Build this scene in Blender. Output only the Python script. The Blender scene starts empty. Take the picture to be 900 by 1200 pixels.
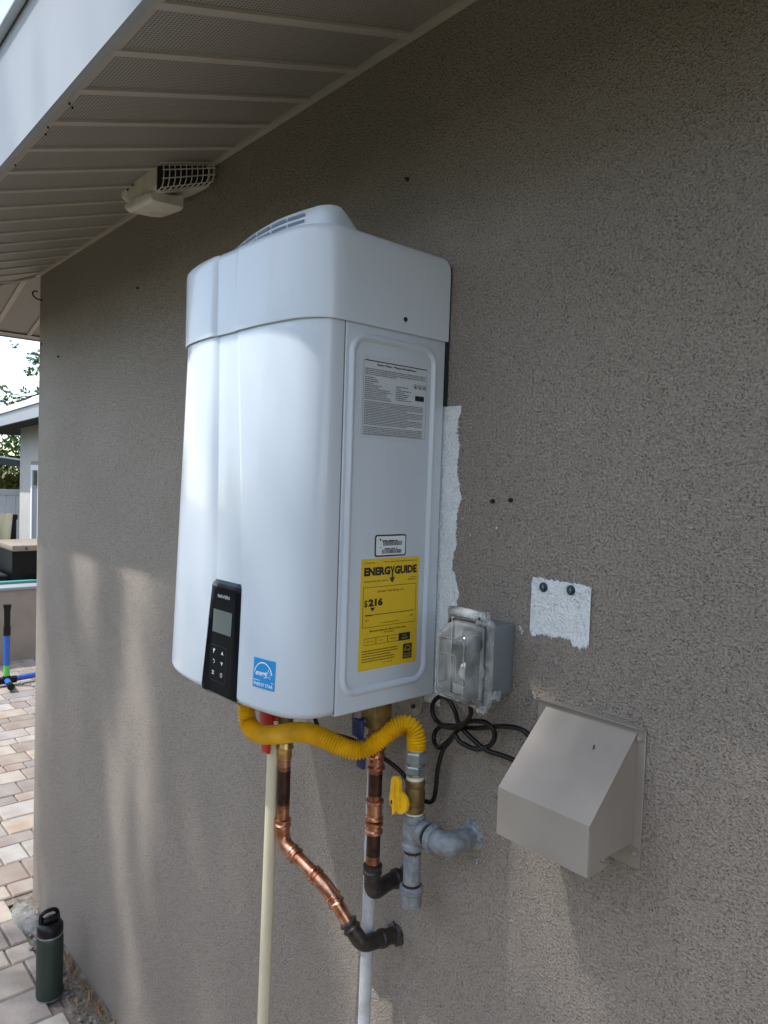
import bpy, bmesh, math, random
from mathutils import Vector, Matrix
random.seed(7)
R = math.radians
scene = bpy.context.scene
COL = scene.collection

# ------------------------------------------------------------------ camera
cam_d = bpy.data.cameras.new('camera'); cam = bpy.data.objects.new('camera', cam_d); COL.objects.link(cam)
XW = Vector((0.65937854, 0.05310431, -0.74993325)); YW = Vector((0.7510987, -0.00311659, 0.66018257)); ZW = Vector((0.0327213, -0.99858411, -0.04194159))
right = Vector((XW[0], YW[0], ZW[0])); down = Vector((XW[1], YW[1], ZW[1])); fwd = Vector((XW[2], YW[2], ZW[2]))
rot = Matrix((right, -down, -fwd)).transposed()
cam.matrix_world = Matrix.Translation((0, -0.84, 1.70)) @ rot.to_4x4()
cam_d.sensor_fit = 'VERTICAL'; cam_d.sensor_height = 24.0; cam_d.lens = 24.0 * 847.31 / 1200.0
cam_d.clip_start = 0.02; cam_d.clip_end = 2000
scene.camera = cam

# ------------------------------------------------------------------ world + sun
SUN = Vector((-0.70, -1.0, 1.84)).normalized()
world = bpy.data.worlds.new('World'); scene.world = world; world.use_nodes = True
wn = world.node_tree.nodes; wl = world.node_tree.links; wn.clear()
sky = wn.new('ShaderNodeTexSky'); sky.sky_type = 'NISHITA'; sky.sun_disc = False
sky.sun_elevation = math.asin(SUN.z); sky.sun_rotation = math.atan2(SUN.x, SUN.y)
sky.air_density = 1.0; sky.dust_density = 0.2; sky.ozone_density = 1.0
bg = wn.new('ShaderNodeBackground'); bg.inputs['Strength'].default_value = 0.15
wo = wn.new('ShaderNodeOutputWorld')
# broken white cloud over the blue
tc = wn.new('ShaderNodeTexCoord'); cn = wn.new('ShaderNodeTexNoise'); cn.inputs['Scale'].default_value = 2.6; cn.inputs['Detail'].default_value = 6
cr = wn.new('ShaderNodeValToRGB'); cr.color_ramp.elements[0].position = 0.40; cr.color_ramp.elements[1].position = 0.62
mx = wn.new('ShaderNodeMix'); mx.data_type = 'RGBA'; mx.inputs[7].default_value = (4.7, 4.95, 5.4, 1)
wl.new(tc.outputs['Generated'], cn.inputs['Vector']); wl.new(cn.outputs['Fac'], cr.inputs['Fac'])
wl.new(cr.outputs['Color'], mx.inputs[0]); wl.new(sky.outputs['Color'], mx.inputs[6]); wl.new(mx.outputs[2], bg.inputs['Color'])
wl.new(bg.outputs['Background'], wo.inputs['Surface'])
sd = bpy.data.lights.new('sun', 'SUN'); sd.energy = 1.8; sd.angle = R(0.9); sd.color = (1.0, 0.965, 0.92)
sun = bpy.data.objects.new('sun', sd); COL.objects.link(sun); sun.location = (0, 0, 12)
sun.rotation_euler = SUN.to_track_quat('Z', 'Y').to_euler()
scene.view_settings.view_transform = 'Standard'; scene.view_settings.look = 'None'
scene.view_settings.exposure = 1.42; scene.view_settings.gamma = 1
scene.render.engine = 'CYCLES'; scene.render.resolution_x = 768; scene.render.resolution_y = 1024
scene.cycles.max_bounces = 8; scene.cycles.transparent_max_bounces = 16

# ------------------------------------------------------------------ materials
def mat(name, col, rough=0.5, metal=0.0, spec=0.5, var=0.0, vscale=20, bump=0.0, bscale=200, bdist=0.001, coat=0.0, col2=None, v2scale=None, rand=0.0, trans=0.0):
    m = bpy.data.materials.new(name); m.use_nodes = True; nt = m.node_tree; n = nt.nodes; l = nt.links
    p = n['Principled BSDF']
    p.inputs['Base Color'].default_value = (*col, 1); p.inputs['Roughness'].default_value = rough
    p.inputs['Metallic'].default_value = metal; p.inputs['Specular IOR Level'].default_value = spec
    p.inputs['Coat Weight'].default_value = coat; p.inputs['Coat Roughness'].default_value = 0.08
    t = n.new('ShaderNodeTexCoord')
    if var or col2 or rand:
        nz = n.new('ShaderNodeTexNoise'); nz.inputs['Scale'].default_value = vscale; nz.inputs['Detail'].default_value = 5
        l.new(t.outputs['Object'], nz.inputs['Vector'])
        mxx = n.new('ShaderNodeMix'); mxx.data_type = 'RGBA'
        c2 = col2 if col2 else tuple(max(0, c * (1 - var)) for c in col)
        rp = n.new('ShaderNodeValToRGB'); rp.color_ramp.elements[0].position = 0.35; rp.color_ramp.elements[1].position = 0.65
        l.new(nz.outputs['Fac'], rp.inputs['Fac']); l.new(rp.outputs['Color'], mxx.inputs[0])
        mxx.inputs[6].default_value = (*col, 1); mxx.inputs[7].default_value = (*c2, 1)
        out = mxx.outputs[2]
        if rand:
            oi = n.new('ShaderNodeObjectInfo'); hs = n.new('ShaderNodeHueSaturation')
            mr = n.new('ShaderNodeMapRange'); mr.inputs['To Min'].default_value = 1 - rand; mr.inputs['To Max'].default_value = 1 + rand * 0.6
            l.new(oi.outputs['Random'], mr.inputs['Value']); l.new(mr.outputs['Result'], hs.inputs['Value'])
            ms = n.new('ShaderNodeMath'); ms.operation = 'FRACT'; mm = n.new('ShaderNodeMath'); mm.operation = 'MULTIPLY'; mm.inputs[1].default_value = 7.31
            l.new(oi.outputs['Random'], mm.inputs[0]); l.new(mm.outputs[0], ms.inputs[0])
            mr2 = n.new('ShaderNodeMapRange'); mr2.inputs['To Min'].default_value = .55; mr2.inputs['To Max'].default_value = 1.15; l.new(ms.outputs[0], mr2.inputs['Value']); l.new(mr2.outputs['Result'], hs.inputs['Saturation'])
            mr3 = n.new('ShaderNodeMapRange'); mr3.inputs['To Min'].default_value = .488; mr3.inputs['To Max'].default_value = .505; l.new(oi.outputs['Random'], mr3.inputs['Value']); l.new(mr3.outputs['Result'], hs.inputs['Hue'])
            l.new(out, hs.inputs['Color']); out = hs.outputs['Color']
        l.new(out, p.inputs['Base Color'])
    if bump:
        b = n.new('ShaderNodeTexNoise'); b.inputs['Scale'].default_value = bscale; b.inputs['Detail'].default_value = 3
        l.new(t.outputs['Object'], b.inputs['Vector'])
        bp = n.new('ShaderNodeBump'); bp.inputs['Strength'].default_value = bump; bp.inputs['Distance'].default_value = bdist
        l.new(b.outputs['Fac'], bp.inputs['Height']); l.new(bp.outputs['Normal'], p.inputs['Normal'])
    return m

def stucco(name, col, colb, rough=0.62, depth=0.0042, spec=0.4, strength=1.0, pit=0.60, grain=0.68):
    m = bpy.data.materials.new(name); m.use_nodes = True; nt = m.node_tree; n = nt.nodes; l = nt.links
    p = n['Principled BSDF']; p.inputs['Roughness'].default_value = rough; p.inputs['Specular IOR Level'].default_value = spec
    t = n.new('ShaderNodeTexCoord')
    big = n.new('ShaderNodeTexNoise'); big.inputs['Scale'].default_value = 3.0; big.inputs['Detail'].default_value = 6
    l.new(t.outputs['Object'], big.inputs['Vector'])
    a = n.new('ShaderNodeMix'); a.data_type = 'RGBA'; a.inputs[6].default_value = (*col, 1); a.inputs[7].default_value = (*colb, 1)
    rp = n.new('ShaderNodeValToRGB'); rp.color_ramp.elements[0].position = 0.3; rp.color_ramp.elements[1].position = 0.7
    l.new(big.outputs['Fac'], rp.inputs['Fac']); l.new(rp.outputs['Color'], a.inputs[0])
    # stucco grains: warped lumps with pits between
    n1 = n.new('ShaderNodeTexNoise'); n1.inputs['Scale'].default_value = 270; n1.inputs['Detail'].default_value = 3; n1.inputs['Roughness'].default_value = 0.68
    n1.inputs['Distortion'].default_value = 0.0
    n2 = n.new('ShaderNodeTexNoise'); n2.inputs['Scale'].default_value = 450; n2.inputs['Detail'].default_value = 2
    n3 = n.new('ShaderNodeTexNoise'); n3.inputs['Scale'].default_value = 70; n3.inputs['Detail'].default_value = 2
    for q in (n1, n2, n3): l.new(t.outputs['Object'], q.inputs['Vector'])
    # pits: small rounded holes, clustered by a coarser noise
    vo = n.new('ShaderNodeTexVoronoi'); vo.inputs['Scale'].default_value = 290; vo.inputs['Randomness'].default_value = 1.0
    wv = n.new('ShaderNodeVectorMath'); wv.operation = 'MULTIPLY_ADD'; wv.inputs[1].default_value = (0.004, 0.004, 0.004)
    nv = n.new('ShaderNodeTexNoise'); nv.inputs['Scale'].default_value = 150; nv.inputs['Detail'].default_value = 2; l.new(t.outputs['Object'], nv.inputs['Vector'])
    l.new(nv.outputs['Color'], wv.inputs[0]); l.new(t.outputs['Object'], wv.inputs[2]); l.new(wv.outputs[0], vo.inputs['Vector'])
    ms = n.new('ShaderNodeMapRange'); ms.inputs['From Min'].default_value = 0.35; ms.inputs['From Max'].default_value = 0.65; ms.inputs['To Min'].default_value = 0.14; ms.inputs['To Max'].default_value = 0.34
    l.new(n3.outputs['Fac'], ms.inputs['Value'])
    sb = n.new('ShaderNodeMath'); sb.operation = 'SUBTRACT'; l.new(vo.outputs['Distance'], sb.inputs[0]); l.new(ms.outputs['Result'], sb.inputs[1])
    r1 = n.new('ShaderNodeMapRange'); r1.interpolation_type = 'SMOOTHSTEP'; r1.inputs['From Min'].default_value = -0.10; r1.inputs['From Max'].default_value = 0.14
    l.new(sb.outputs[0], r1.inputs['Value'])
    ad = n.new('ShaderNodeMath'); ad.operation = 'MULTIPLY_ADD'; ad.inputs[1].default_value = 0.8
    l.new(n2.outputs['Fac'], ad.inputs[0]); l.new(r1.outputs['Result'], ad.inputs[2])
    ad2 = n.new('ShaderNodeMath'); ad2.operation = 'MULTIPLY_ADD'; ad2.inputs[1].default_value = 2.6
    l.new(n1.outputs['Fac'], ad2.inputs[0]); l.new(ad.outputs[0], ad2.inputs[2])
    bp = n.new('ShaderNodeBump'); bp.inputs['Strength'].default_value = strength; bp.inputs['Distance'].default_value = depth
    l.new(ad2.outputs[0], bp.inputs['Height']); l.new(bp.outputs['Normal'], p.inputs['Normal'])
    # occlusion shade painted into the colour of the pits
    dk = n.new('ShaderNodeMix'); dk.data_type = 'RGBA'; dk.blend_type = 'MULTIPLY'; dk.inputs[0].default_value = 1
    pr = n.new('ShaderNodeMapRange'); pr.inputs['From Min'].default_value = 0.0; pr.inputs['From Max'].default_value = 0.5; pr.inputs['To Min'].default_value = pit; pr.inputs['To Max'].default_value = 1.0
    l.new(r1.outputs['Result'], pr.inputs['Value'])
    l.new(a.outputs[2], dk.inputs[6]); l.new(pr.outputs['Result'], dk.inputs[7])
    # old trowel and dust mottling at two sizes
    w1 = n.new('ShaderNodeTexNoise'); w1.inputs['Scale'].default_value = 0.9; w1.inputs['Detail'].default_value = 8; w1.inputs['Roughness'].default_value = 0.65
    l.new(t.outputs['Object'], w1.inputs['Vector'])
    wr = n.new('ShaderNodeMapRange'); wr.inputs['From Min'].default_value = 0.3; wr.inputs['From Max'].default_value = 0.7; wr.inputs['To Min'].default_value = 0.90; wr.inputs['To Max'].default_value = 1.07
    l.new(w1.outputs['Fac'], wr.inputs['Value'])
    wm = n.new('ShaderNodeMix'); wm.data_type = 'RGBA'; wm.blend_type = 'MULTIPLY'; wm.inputs[0].default_value = 1
    gr = n.new('ShaderNodeMapRange'); gr.inputs['From Min'].default_value = 0.36; gr.inputs['From Max'].default_value = 0.64; gr.inputs['To Min'].default_value = grain; gr.inputs['To Max'].default_value = 1.12  # grain darkens low spots in the colour, standing in for occlusion
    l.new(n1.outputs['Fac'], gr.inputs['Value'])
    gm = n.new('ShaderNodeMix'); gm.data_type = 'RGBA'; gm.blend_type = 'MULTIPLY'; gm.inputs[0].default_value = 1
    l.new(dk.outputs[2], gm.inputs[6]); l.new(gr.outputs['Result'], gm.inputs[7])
    l.new(gm.outputs[2], wm.inputs[6]); l.new(wr.outputs['Result'], wm.inputs[7])
    l.new(wm.outputs[2], p.inputs['Base Color'])
    rr_ = n.new('ShaderNodeMapRange'); rr_.inputs['To Min'].default_value = rough - .12; rr_.inputs['To Max'].default_value = rough + .12
    l.new(big.outputs['Fac'], rr_.inputs['Value']); l.new(rr_.outputs['Result'], p.inputs['Roughness'])
    return m

M = {}
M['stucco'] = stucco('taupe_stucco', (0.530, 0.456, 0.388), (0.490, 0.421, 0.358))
M['stucco_white'] = stucco('white_primer_stucco', (0.88, 0.91, 0.92), (0.86, 0.89, 0.91), depth=0.0018, pit=0.97, grain=0.97)
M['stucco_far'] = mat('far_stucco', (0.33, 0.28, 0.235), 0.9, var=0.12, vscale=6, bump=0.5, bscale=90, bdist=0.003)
M['stucco_house'] = mat('pale_stucco', (0.52, 0.50, 0.47), 0.9, var=0.08, vscale=6, bump=0.4, bscale=80, bdist=0.003)
M['heater'] = mat('white_enamel', (0.56, 0.615, 0.675), 0.28, coat=0.35, spec=0.5, bump=0.05, bscale=900, bdist=0.0003)
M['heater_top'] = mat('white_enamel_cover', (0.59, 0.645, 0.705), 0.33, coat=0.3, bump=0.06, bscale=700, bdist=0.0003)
M['dark'] = mat('dark_gap', (0.015, 0.015, 0.017), 0.7)
M['black_gloss'] = mat('black_gloss', (0.004, 0.005, 0.009), 0.10, spec=0.2)
M['black'] = mat('black_rubber', (0.006, 0.006, 0.007), 0.32, spec=0.3, bump=0.1, bscale=400)
M['screen'] = mat('grey_screen', (0.12, 0.14, 0.145), 0.12, coat=0.6, var=0.1)
M['icon'] = mat('icon_print', (0.55, 0.57, 0.6), 0.5)
M['cyan'] = mat('blue_sticker', (0.015, 0.27, 0.62), 0.35)
M['print_white'] = mat('white_print', (0.78, 0.82, 0.85), 0.4)
M['yellow_label'] = mat('yellow_label', (0.74, 0.49, 0.02), 0.4, var=0.05)
M['print_black'] = mat('black_print', (0.015, 0.015, 0.015), 0.5)
M['print_grey'] = mat('fine_print_ink', (0.13, 0.14, 0.15), 0.5)
M['label_clear'] = mat('silver_label', (0.56, 0.60, 0.64), 0.38)
M['label_white'] = mat('white_label', (0.72, 0.75, 0.77), 0.4)
M['yellow_flex'] = mat('yellow_flex_coating', (0.86, 0.50, 0.010), 0.38, var=0.25, vscale=30)
M['yellow_handle'] = mat('yellow_handle', (0.88, 0.50, 0.01), 0.4, var=0.2, vscale=60)
M['galv'] = mat('galvanised_iron', (0.28, 0.30, 0.31), 0.6, 0.3, col2=(0.17, 0.185, 0.20), vscale=90, bump=0.6, bscale=150, bdist=0.0015)
M['zinc'] = mat('zinc_plate', (0.42, 0.47, 0.50), 0.35, 0.8, var=0.3, vscale=60, bump=0.15, bscale=200)
M['brass'] = mat('aged_brass', (0.30, 0.20, 0.08), 0.45, 0.7, var=0.5, vscale=45, bump=0.2, bscale=200)
M['brass_bright'] = mat('bright_brass', (0.62, 0.42, 0.16), 0.3, 0.9, var=0.3, vscale=60)
M['copper'] = mat('bright_copper', (0.70, 0.37, 0.25), 0.27, 0.95, col2=(0.38, 0.14, 0.08), vscale=75)
M['copper_dark'] = mat('tarnished_copper', (0.09, 0.04, 0.03), 0.42, 0.7, col2=(0.035, 0.020, 0.018), vscale=80)
M['copper_burnt'] = mat('burnt_copper', (0.013, 0.012, 0.013), 0.45, 0.15, col2=(0.045, 0.03, 0.024), vscale=90, bump=0.3, bscale=160)
M['copper_mid'] = mat('heat_marked_copper', (0.40, 0.17, 0.10), 0.35, 0.85, col2=(0.20, 0.08, 0.05), vscale=90)
M['tape'] = mat('thread_tape', (0.74, 0.70, 0.50), 0.6)
M['pvc_cream'] = mat('cream_pipe', (0.62, 0.56, 0.40), 0.35, var=0.08, vscale=12)
M['pvc_white'] = mat('white_painted_pipe', (0.55, 0.56, 0.57), 0.5, col2=(0.42, 0.42, 0.42), vscale=45)
M['red'] = mat('red_handle', (0.50, 0.02, 0.02), 0.4)
M['blue_cap'] = mat('blue_cap', (0.10, 0.22, 0.45), 0.5)
M['navy'] = mat('navy_handle', (0.01, 0.02, 0.10), 0.4)
M['greybox'] = mat('grey_box_metal', (0.20, 0.225, 0.24), 0.5, 0.2, var=0.1, vscale=50, bump=0.1, bscale=300)
M['hood'] = mat('beige_hood_paint', (0.30, 0.262, 0.226), 0.42, col2=(0.262, 0.229, 0.196), vscale=11, bump=0.06, bscale=40)
M['fascia'] = mat('white_fascia_metal', (0.30, 0.32, 0.345), 0.5, bump=0.12, bscale=180, var=0.05, vscale=5)
M['dripmetal'] = mat('blue_white_drip_metal', (0.58, 0.68, 0.78), 0.28, var=0.06)
M['soffit_rib'] = mat('soffit_rib', (0.49, 0.45, 0.395), 0.5, var=0.08)
M['fixture'] = mat('aged_beige_plastic', (0.74, 0.70, 0.63), 0.5, col2=(0.56, 0.52, 0.46), vscale=20)
M['shingle'] = mat('dark_shingle', (0.06, 0.055, 0.05), 0.9, var=0.4, vscale=30, bump=0.5, bscale=150)
M['steel_screw'] = mat('blued_screw', (0.10, 0.13, 0.16), 0.3, 0.8)
M['bracket'] = mat('dusty_bracket', (0.42, 0.40, 0.37), 0.5, 0.4, col2=(0.25, 0.22, 0.19), vscale=45)
M['bottle'] = mat('dark_green_powder', (0.022, 0.036, 0.028), 0.5, bump=0.2, bscale=900, bdist=0.0003)
M['paver'] = mat('concrete_paver', (0.36, 0.315, 0.26), 0.9, col2=(0.30, 0.235, 0.185), vscale=9, bump=0.6, bscale=70, bdist=0.004, rand=0.28)
M['concrete'] = mat('rough_concrete', (0.27, 0.26, 0.235), 0.9, var=0.4, vscale=30, bump=0.9, bscale=60, bdist=0.01)
M['soil'] = mat('soil', (0.10, 0.08, 0.06), 0.95, col2=(0.20, 0.17, 0.14), vscale=30, bump=1, bscale=60, bdist=0.01)
M['pebble'] = mat('pebble', (0.26, 0.245, 0.22), 0.9, var=0.5, vscale=25)
M['needle'] = mat('dry_leaf', (0.30, 0.18, 0.08), 0.8, col2=(0.12, 0.07, 0.04), vscale=20)
M['sand'] = mat('jointing_sand', (0.22, 0.185, 0.15), 0.95, var=0.3, vscale=60)
M['blue_tube'] = mat('blue_tube', (0.03, 0.12, 0.48), 0.35)
M['green_tube'] = mat('green_tube', (0.13, 0.55, 0.10), 0.4)
M['vinyl'] = mat('white_vinyl', (0.78, 0.80, 0.84), 0.5)
M['towel'] = mat('pale_yellow_towel', (0.66, 0.62, 0.42), 0.95, var=0.12, vscale=9, bump=0.5, bscale=300)
M['towel_blue'] = mat('blue_towel', (0.20, 0.30, 0.42), 0.95, var=0.2)
M['counter'] = mat('beige_counter', (0.30, 0.24, 0.175), 0.5, var=0.2)
M['teal'] = mat('teal_edge', (0.05, 0.30, 0.24), 0.5)
M['glass_dark'] = mat('dark_glass', (0.10, 0.11, 0.12), 0.08, coat=1)
M['bark'] = mat('bark', (0.11, 0.085, 0.065), 0.95, var=0.4, vscale=20, bump=0.8, bscale=40, bdist=0.01)
M['leaf'] = mat('leaf_green', (0.06, 0.12, 0.022), 0.5, col2=(0.11, 0.18, 0.03), vscale=2)
M['leaf_yellow'] = mat('leaf_yellow_green', (0.09, 0.13, 0.02), 0.5, col2=(0.16, 0.13, 0.03), vscale=2)  # yellower leaf colour for the front shrubs
M['canopy'] = mat('grey_canopy', (0.16, 0.19, 0.22), 0.7)
M['screen_white'] = mat('receptacle_white', (0.55, 0.58, 0.60), 0.4)

# perforated soffit aluminium
def perf():
    m = mat('perforated_soffit', (0.36, 0.325, 0.28), 0.5); nt = m.node_tree; n = nt.nodes; l = nt.links; p = n['Principled BSDF']
    t = n.new('ShaderNodeTexCoord'); s = n.new('ShaderNodeMapping'); s.inputs['Scale'].default_value = (170, 170, 0)
    l.new(t.outputs['Object'], s.inputs['Vector'])
    v = n.new('ShaderNodeTexVoronoi'); v.inputs['Randomness'].default_value = 0; v.inputs['Scale'].default_value = 1.0
    l.new(s.outputs['Vector'], v.inputs['Vector'])
    mr = n.new('ShaderNodeMapRange'); mr.inputs['From Min'].default_value = 0.25; mr.inputs['From Max'].default_value = 0.40
    l.new(v.outputs['Distance'], mr.inputs['Value'])
    nz = n.new('ShaderNodeTexNoise'); nz.inputs['Scale'].default_value = 6; l.new(t.outputs['Object'], nz.inputs['Vector'])
    c = n.new('ShaderNodeMix'); c.data_type = 'RGBA'; c.inputs[6].default_value = (0.36, 0.33, 0.285, 1); c.inputs[7].default_value = (0.40, 0.38, 0.34, 1)
    l.new(nz.outputs['Fac'], c.inputs[0])
    mxx = n.new('ShaderNodeMix'); mxx.data_type = 'RGBA'; mxx.inputs[6].default_value = (0.13, 0.123, 0.11, 1)
    l.new(mr.outputs['Result'], mxx.inputs[0]); l.new(c.outputs[2], mxx.inputs[7]); l.new(mxx.outputs[2], p.inputs['Base Color'])
    return m
M['perf'] = perf()
# scuffed clear polycarbonate
def clearmat(nm, lo, hi):
    m = bpy.data.materials.new(nm); m.use_nodes = True; nt = m.node_tree; n = nt.nodes; l = nt.links; n.clear()
    o = n.new('ShaderNodeOutputMaterial'); tr = n.new('ShaderNodeBsdfTransparent'); tr.inputs['Color'].default_value = (0.88, 0.91, 0.92, 1)
    df = n.new('ShaderNodeBsdfDiffuse'); df.inputs['Color'].default_value = (0.80, 0.82, 0.82, 1)
    gl = n.new('ShaderNodeBsdfGlossy'); gl.inputs['Roughness'].default_value = 0.14
    t = n.new('ShaderNodeTexCoord'); nz = n.new('ShaderNodeTexNoise'); nz.inputs['Scale'].default_value = 38; nz.inputs['Detail'].default_value = 5
    l.new(t.outputs['Object'], nz.inputs['Vector'])
    mr = n.new('ShaderNodeMapRange'); mr.inputs['From Min'].default_value = 0.35; mr.inputs['From Max'].default_value = 0.7; mr.inputs['To Min'].default_value = lo; mr.inputs['To Max'].default_value = hi
    l.new(nz.outputs['Fac'], mr.inputs['Value'])
    m1 = n.new('ShaderNodeMixShader'); l.new(mr.outputs['Result'], m1.inputs[0]); l.new(tr.outputs[0], m1.inputs[1]); l.new(df.outputs[0], m1.inputs[2])
    fr = n.new('ShaderNodeFresnel'); fr.inputs['IOR'].default_value = 1.55
    m2 = n.new('ShaderNodeMixShader'); l.new(fr.outputs[0], m2.inputs[0]); l.new(m1.outputs[0], m2.inputs[1]); l.new(gl.outputs[0], m2.inputs[2])
    l.new(m2.outputs[0], o.inputs['Surface']); return m
M['clear'] = clearmat('clear_polycarbonate', .05, .26)
M['frost'] = clearmat('scuffed_polycarbonate', .10, .45)

# ------------------------------------------------------------------ helpers
class B:
    """collects geometry in world metres"""
    def __init__(s): s.v = []; s.f = []; s.sm = []
    def add(s, vs, fs, smooth=False):
        o = len(s.v); s.v += [tuple(v) for v in vs]
        for f in fs: s.f.append(tuple(i + o for i in f)); s.sm.append(smooth)
        return s
    def box(s, x0, x1, y0, y1, z0, z1):
        vs = [(x, y, z) for x in (x0, x1) for y in (y0, y1) for z in (z0, z1)]
        return s.add(vs, [(0, 1, 3, 2), (4, 6, 7, 5), (0, 4, 5, 1), (2, 3, 7, 6), (0, 2, 6, 4), (1, 5, 7, 3)])
    def bbox(s, x0, x1, y0, y1, z0, z1, b=0.002, seg=2):
        bm = bmesh.new(); bmesh.ops.create_cube(bm, size=1)
        for v in bm.verts: v.co = Vector(((x0 + x1) / 2 + v.co.x * (x1 - x0), (y0 + y1) / 2 + v.co.y * (y1 - y0), (z0 + z1) / 2 + v.co.z * (z1 - z0)))
        bmesh.ops.bevel(bm, geom=bm.edges[:], offset=b, segments=seg, affect='EDGES', profile=0.5)
        bm.verts.index_update(); s.add([v.co for v in bm.verts], [[v.index for v in f.verts] for f in bm.faces], True); bm.free(); return s
    def tube(s, pts, rad, n=16, caps=True, smooth=True):
        pts = [Vector(p) for p in pts]
        if not hasattr(rad, '__len__'): rad = [rad] * len(pts)
        vs = []; T = []
        for i in range(len(pts)):
            a = pts[max(0, i - 1)]; b = pts[min(len(pts) - 1, i + 1)]; t = b - a
            T.append(t.normalized() if t.length > 1e-9 else (T[-1] if T else Vector((0, 0, 1))))
        up = Vector((0, 0, 1)) if abs(T[0].z) < 0.9 else Vector((1, 0, 0))
        u = T[0].cross(up).normalized()
        for i, p in enumerate(pts):
            u = (u - T[i] * u.dot(T[i])).normalized(); w = T[i].cross(u)
            for k in range(n):
                a = 2 * math.pi * k / n; vs.append(p + (u * math.cos(a) + w * math.sin(a)) * rad[i])
        fs = [(i * n + k, i * n + (k + 1) % n, (i + 1) * n + (k + 1) % n, (i + 1) * n + k) for i in range(len(pts) - 1) for k in range(n)]
        s.add(vs, fs, smooth)
        if caps:
            o = len(s.v) - len(vs)
            s.f.append(tuple(o + k for k in reversed(range(n)))); s.sm.append(False)
            s.f.append(tuple(o + (len(pts) - 1) * n + k for k in range(n))); s.sm.append(False)
        return s
    def cyl(s, a, b, r, n=16, r2=None):
        return s.tube([a, b], [r, r if r2 is None else r2], n)
    def band(s, a, b, r, n=20, b_=0.25):
        """rounded collar between a and b"""
        a = Vector(a); b = Vector(b); L = (b - a).length; e = min(L * b_, r * 0.2)
        d = (b - a).normalized()
        return s.tube([a, a, a + d * e, b - d * e, b, b], [r * .6, r - e * .8, r, r, r - e * .8, r * .6], n)
    def loft(s, rings, close=True, cap0=True, cap1=True, smooth=True):
        n = len(rings[0]); vs = [p for r in rings for p in r]
        fs = []
        for i in range(len(rings) - 1):
            for k in range(n if close else n - 1):
                fs.append((i * n + k, i * n + (k + 1) % n, (i + 1) * n + (k + 1) % n, (i + 1) * n + k))
        s.add(vs, fs, smooth); o = len(s.v) - len(vs)
        if cap0: s.f.append(tuple(o + k for k in reversed(range(n)))); s.sm.append(False)
        if cap1: s.f.append(tuple(o + (len(rings) - 1) * n + k for k in range(n))); s.sm.append(False)
        return s

def catmull(pts, n=8):
    P = [Vector(p) for p in pts]; P = [P[0] * 2 - P[1]] + P + [P[-1] * 2 - P[-2]]; out = []
    for i in range(1, len(P) - 2):
        for k in range(n):
            t = k / n; a, b, c, d = P[i - 1], P[i], P[i + 1], P[i + 2]
            out.append(0.5 * ((2 * b) + (c - a) * t + (2 * a - 5 * b + 4 * c - d) * t * t + (3 * b - a - 3 * c + d) * t ** 3))
    out.append(P[-2]); return out

def roundpath(pts, r, n=6):
    """polyline with rounded bends"""
    P = [Vector(p) for p in pts]; out = [P[0]]
    for i in range(1, len(P) - 1):
        a = (P[i - 1] - P[i]); b = (P[i + 1] - P[i]); rr = min(r, a.length * .49, b.length * .49)
        p0 = P[i] + a.normalized() * rr; p1 = P[i] + b.normalized() * rr
        for k in range(n + 1):
            t = k / n; out.append(p0 * (1 - t) ** 2 + P[i] * 2 * t * (1 - t) + p1 * t * t)
    out.append(P[-1]); return out

def resample(pts, step):
    P = [Vector(p) for p in pts]; out = [P[0]]; acc = 0; last = P[0]
    d = [0]
    for i in range(1, len(P)): d.append(d[-1] + (P[i] - P[i - 1]).length)
    n = max(2, int(d[-1] / step)); j = 0; out = []
    for k in range(n + 1):
        t = d[-1] * k / n
        while j < len(d) - 2 and d[j + 1] < t: j += 1
        u = (t - d[j]) / max(1e-9, d[j + 1] - d[j]); out.append(P[j].lerp(P[j + 1], min(1, u)))
    return out

def root_loc(o):
    v = Vector(o.location)
    while o.parent: o = o.parent; v += Vector(o.location)
    return v
def tag(o, label=None, cat=None, group=None, kind=None):
    if label: o['label'] = label
    if cat: o['category'] = cat
    if group: o['group'] = group
    if kind: o['kind'] = kind
    return o
def thing(name, label, cat, loc=(0, 0, 0), group=None):
    o = bpy.data.objects.new(name, None); COL.objects.link(o); o.location = loc; o.empty_display_size = 0.1
    return tag(o, label, cat, group)
def build(name, b, m, parent=None, kind=None, label=None, loc=None, slots=None):
    me = bpy.data.meshes.new(name); off = root_loc(parent) if parent else Vector(loc or (0, 0, 0))
    me.from_pydata([tuple(Vector(v) - off) for v in b.v], [], b.f); me.polygons.foreach_set('use_smooth', b.sm)
    me.materials.append(m); me.update()
    bm = bmesh.new(); bm.from_mesh(me); bmesh.ops.recalc_face_normals(bm, faces=bm.faces)
    if any(b.sm):
        for e in bm.edges:
            if len(e.link_faces) == 2 and e.calc_face_angle(0) > R(38): e.smooth = False
    bm.to_mesh(me); bm.free()
    o = bpy.data.objects.new(name, me); COL.objects.link(o)
    if parent: o.parent = parent
    else: o.location = off
    return tag(o, label, None, None, kind)

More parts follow.
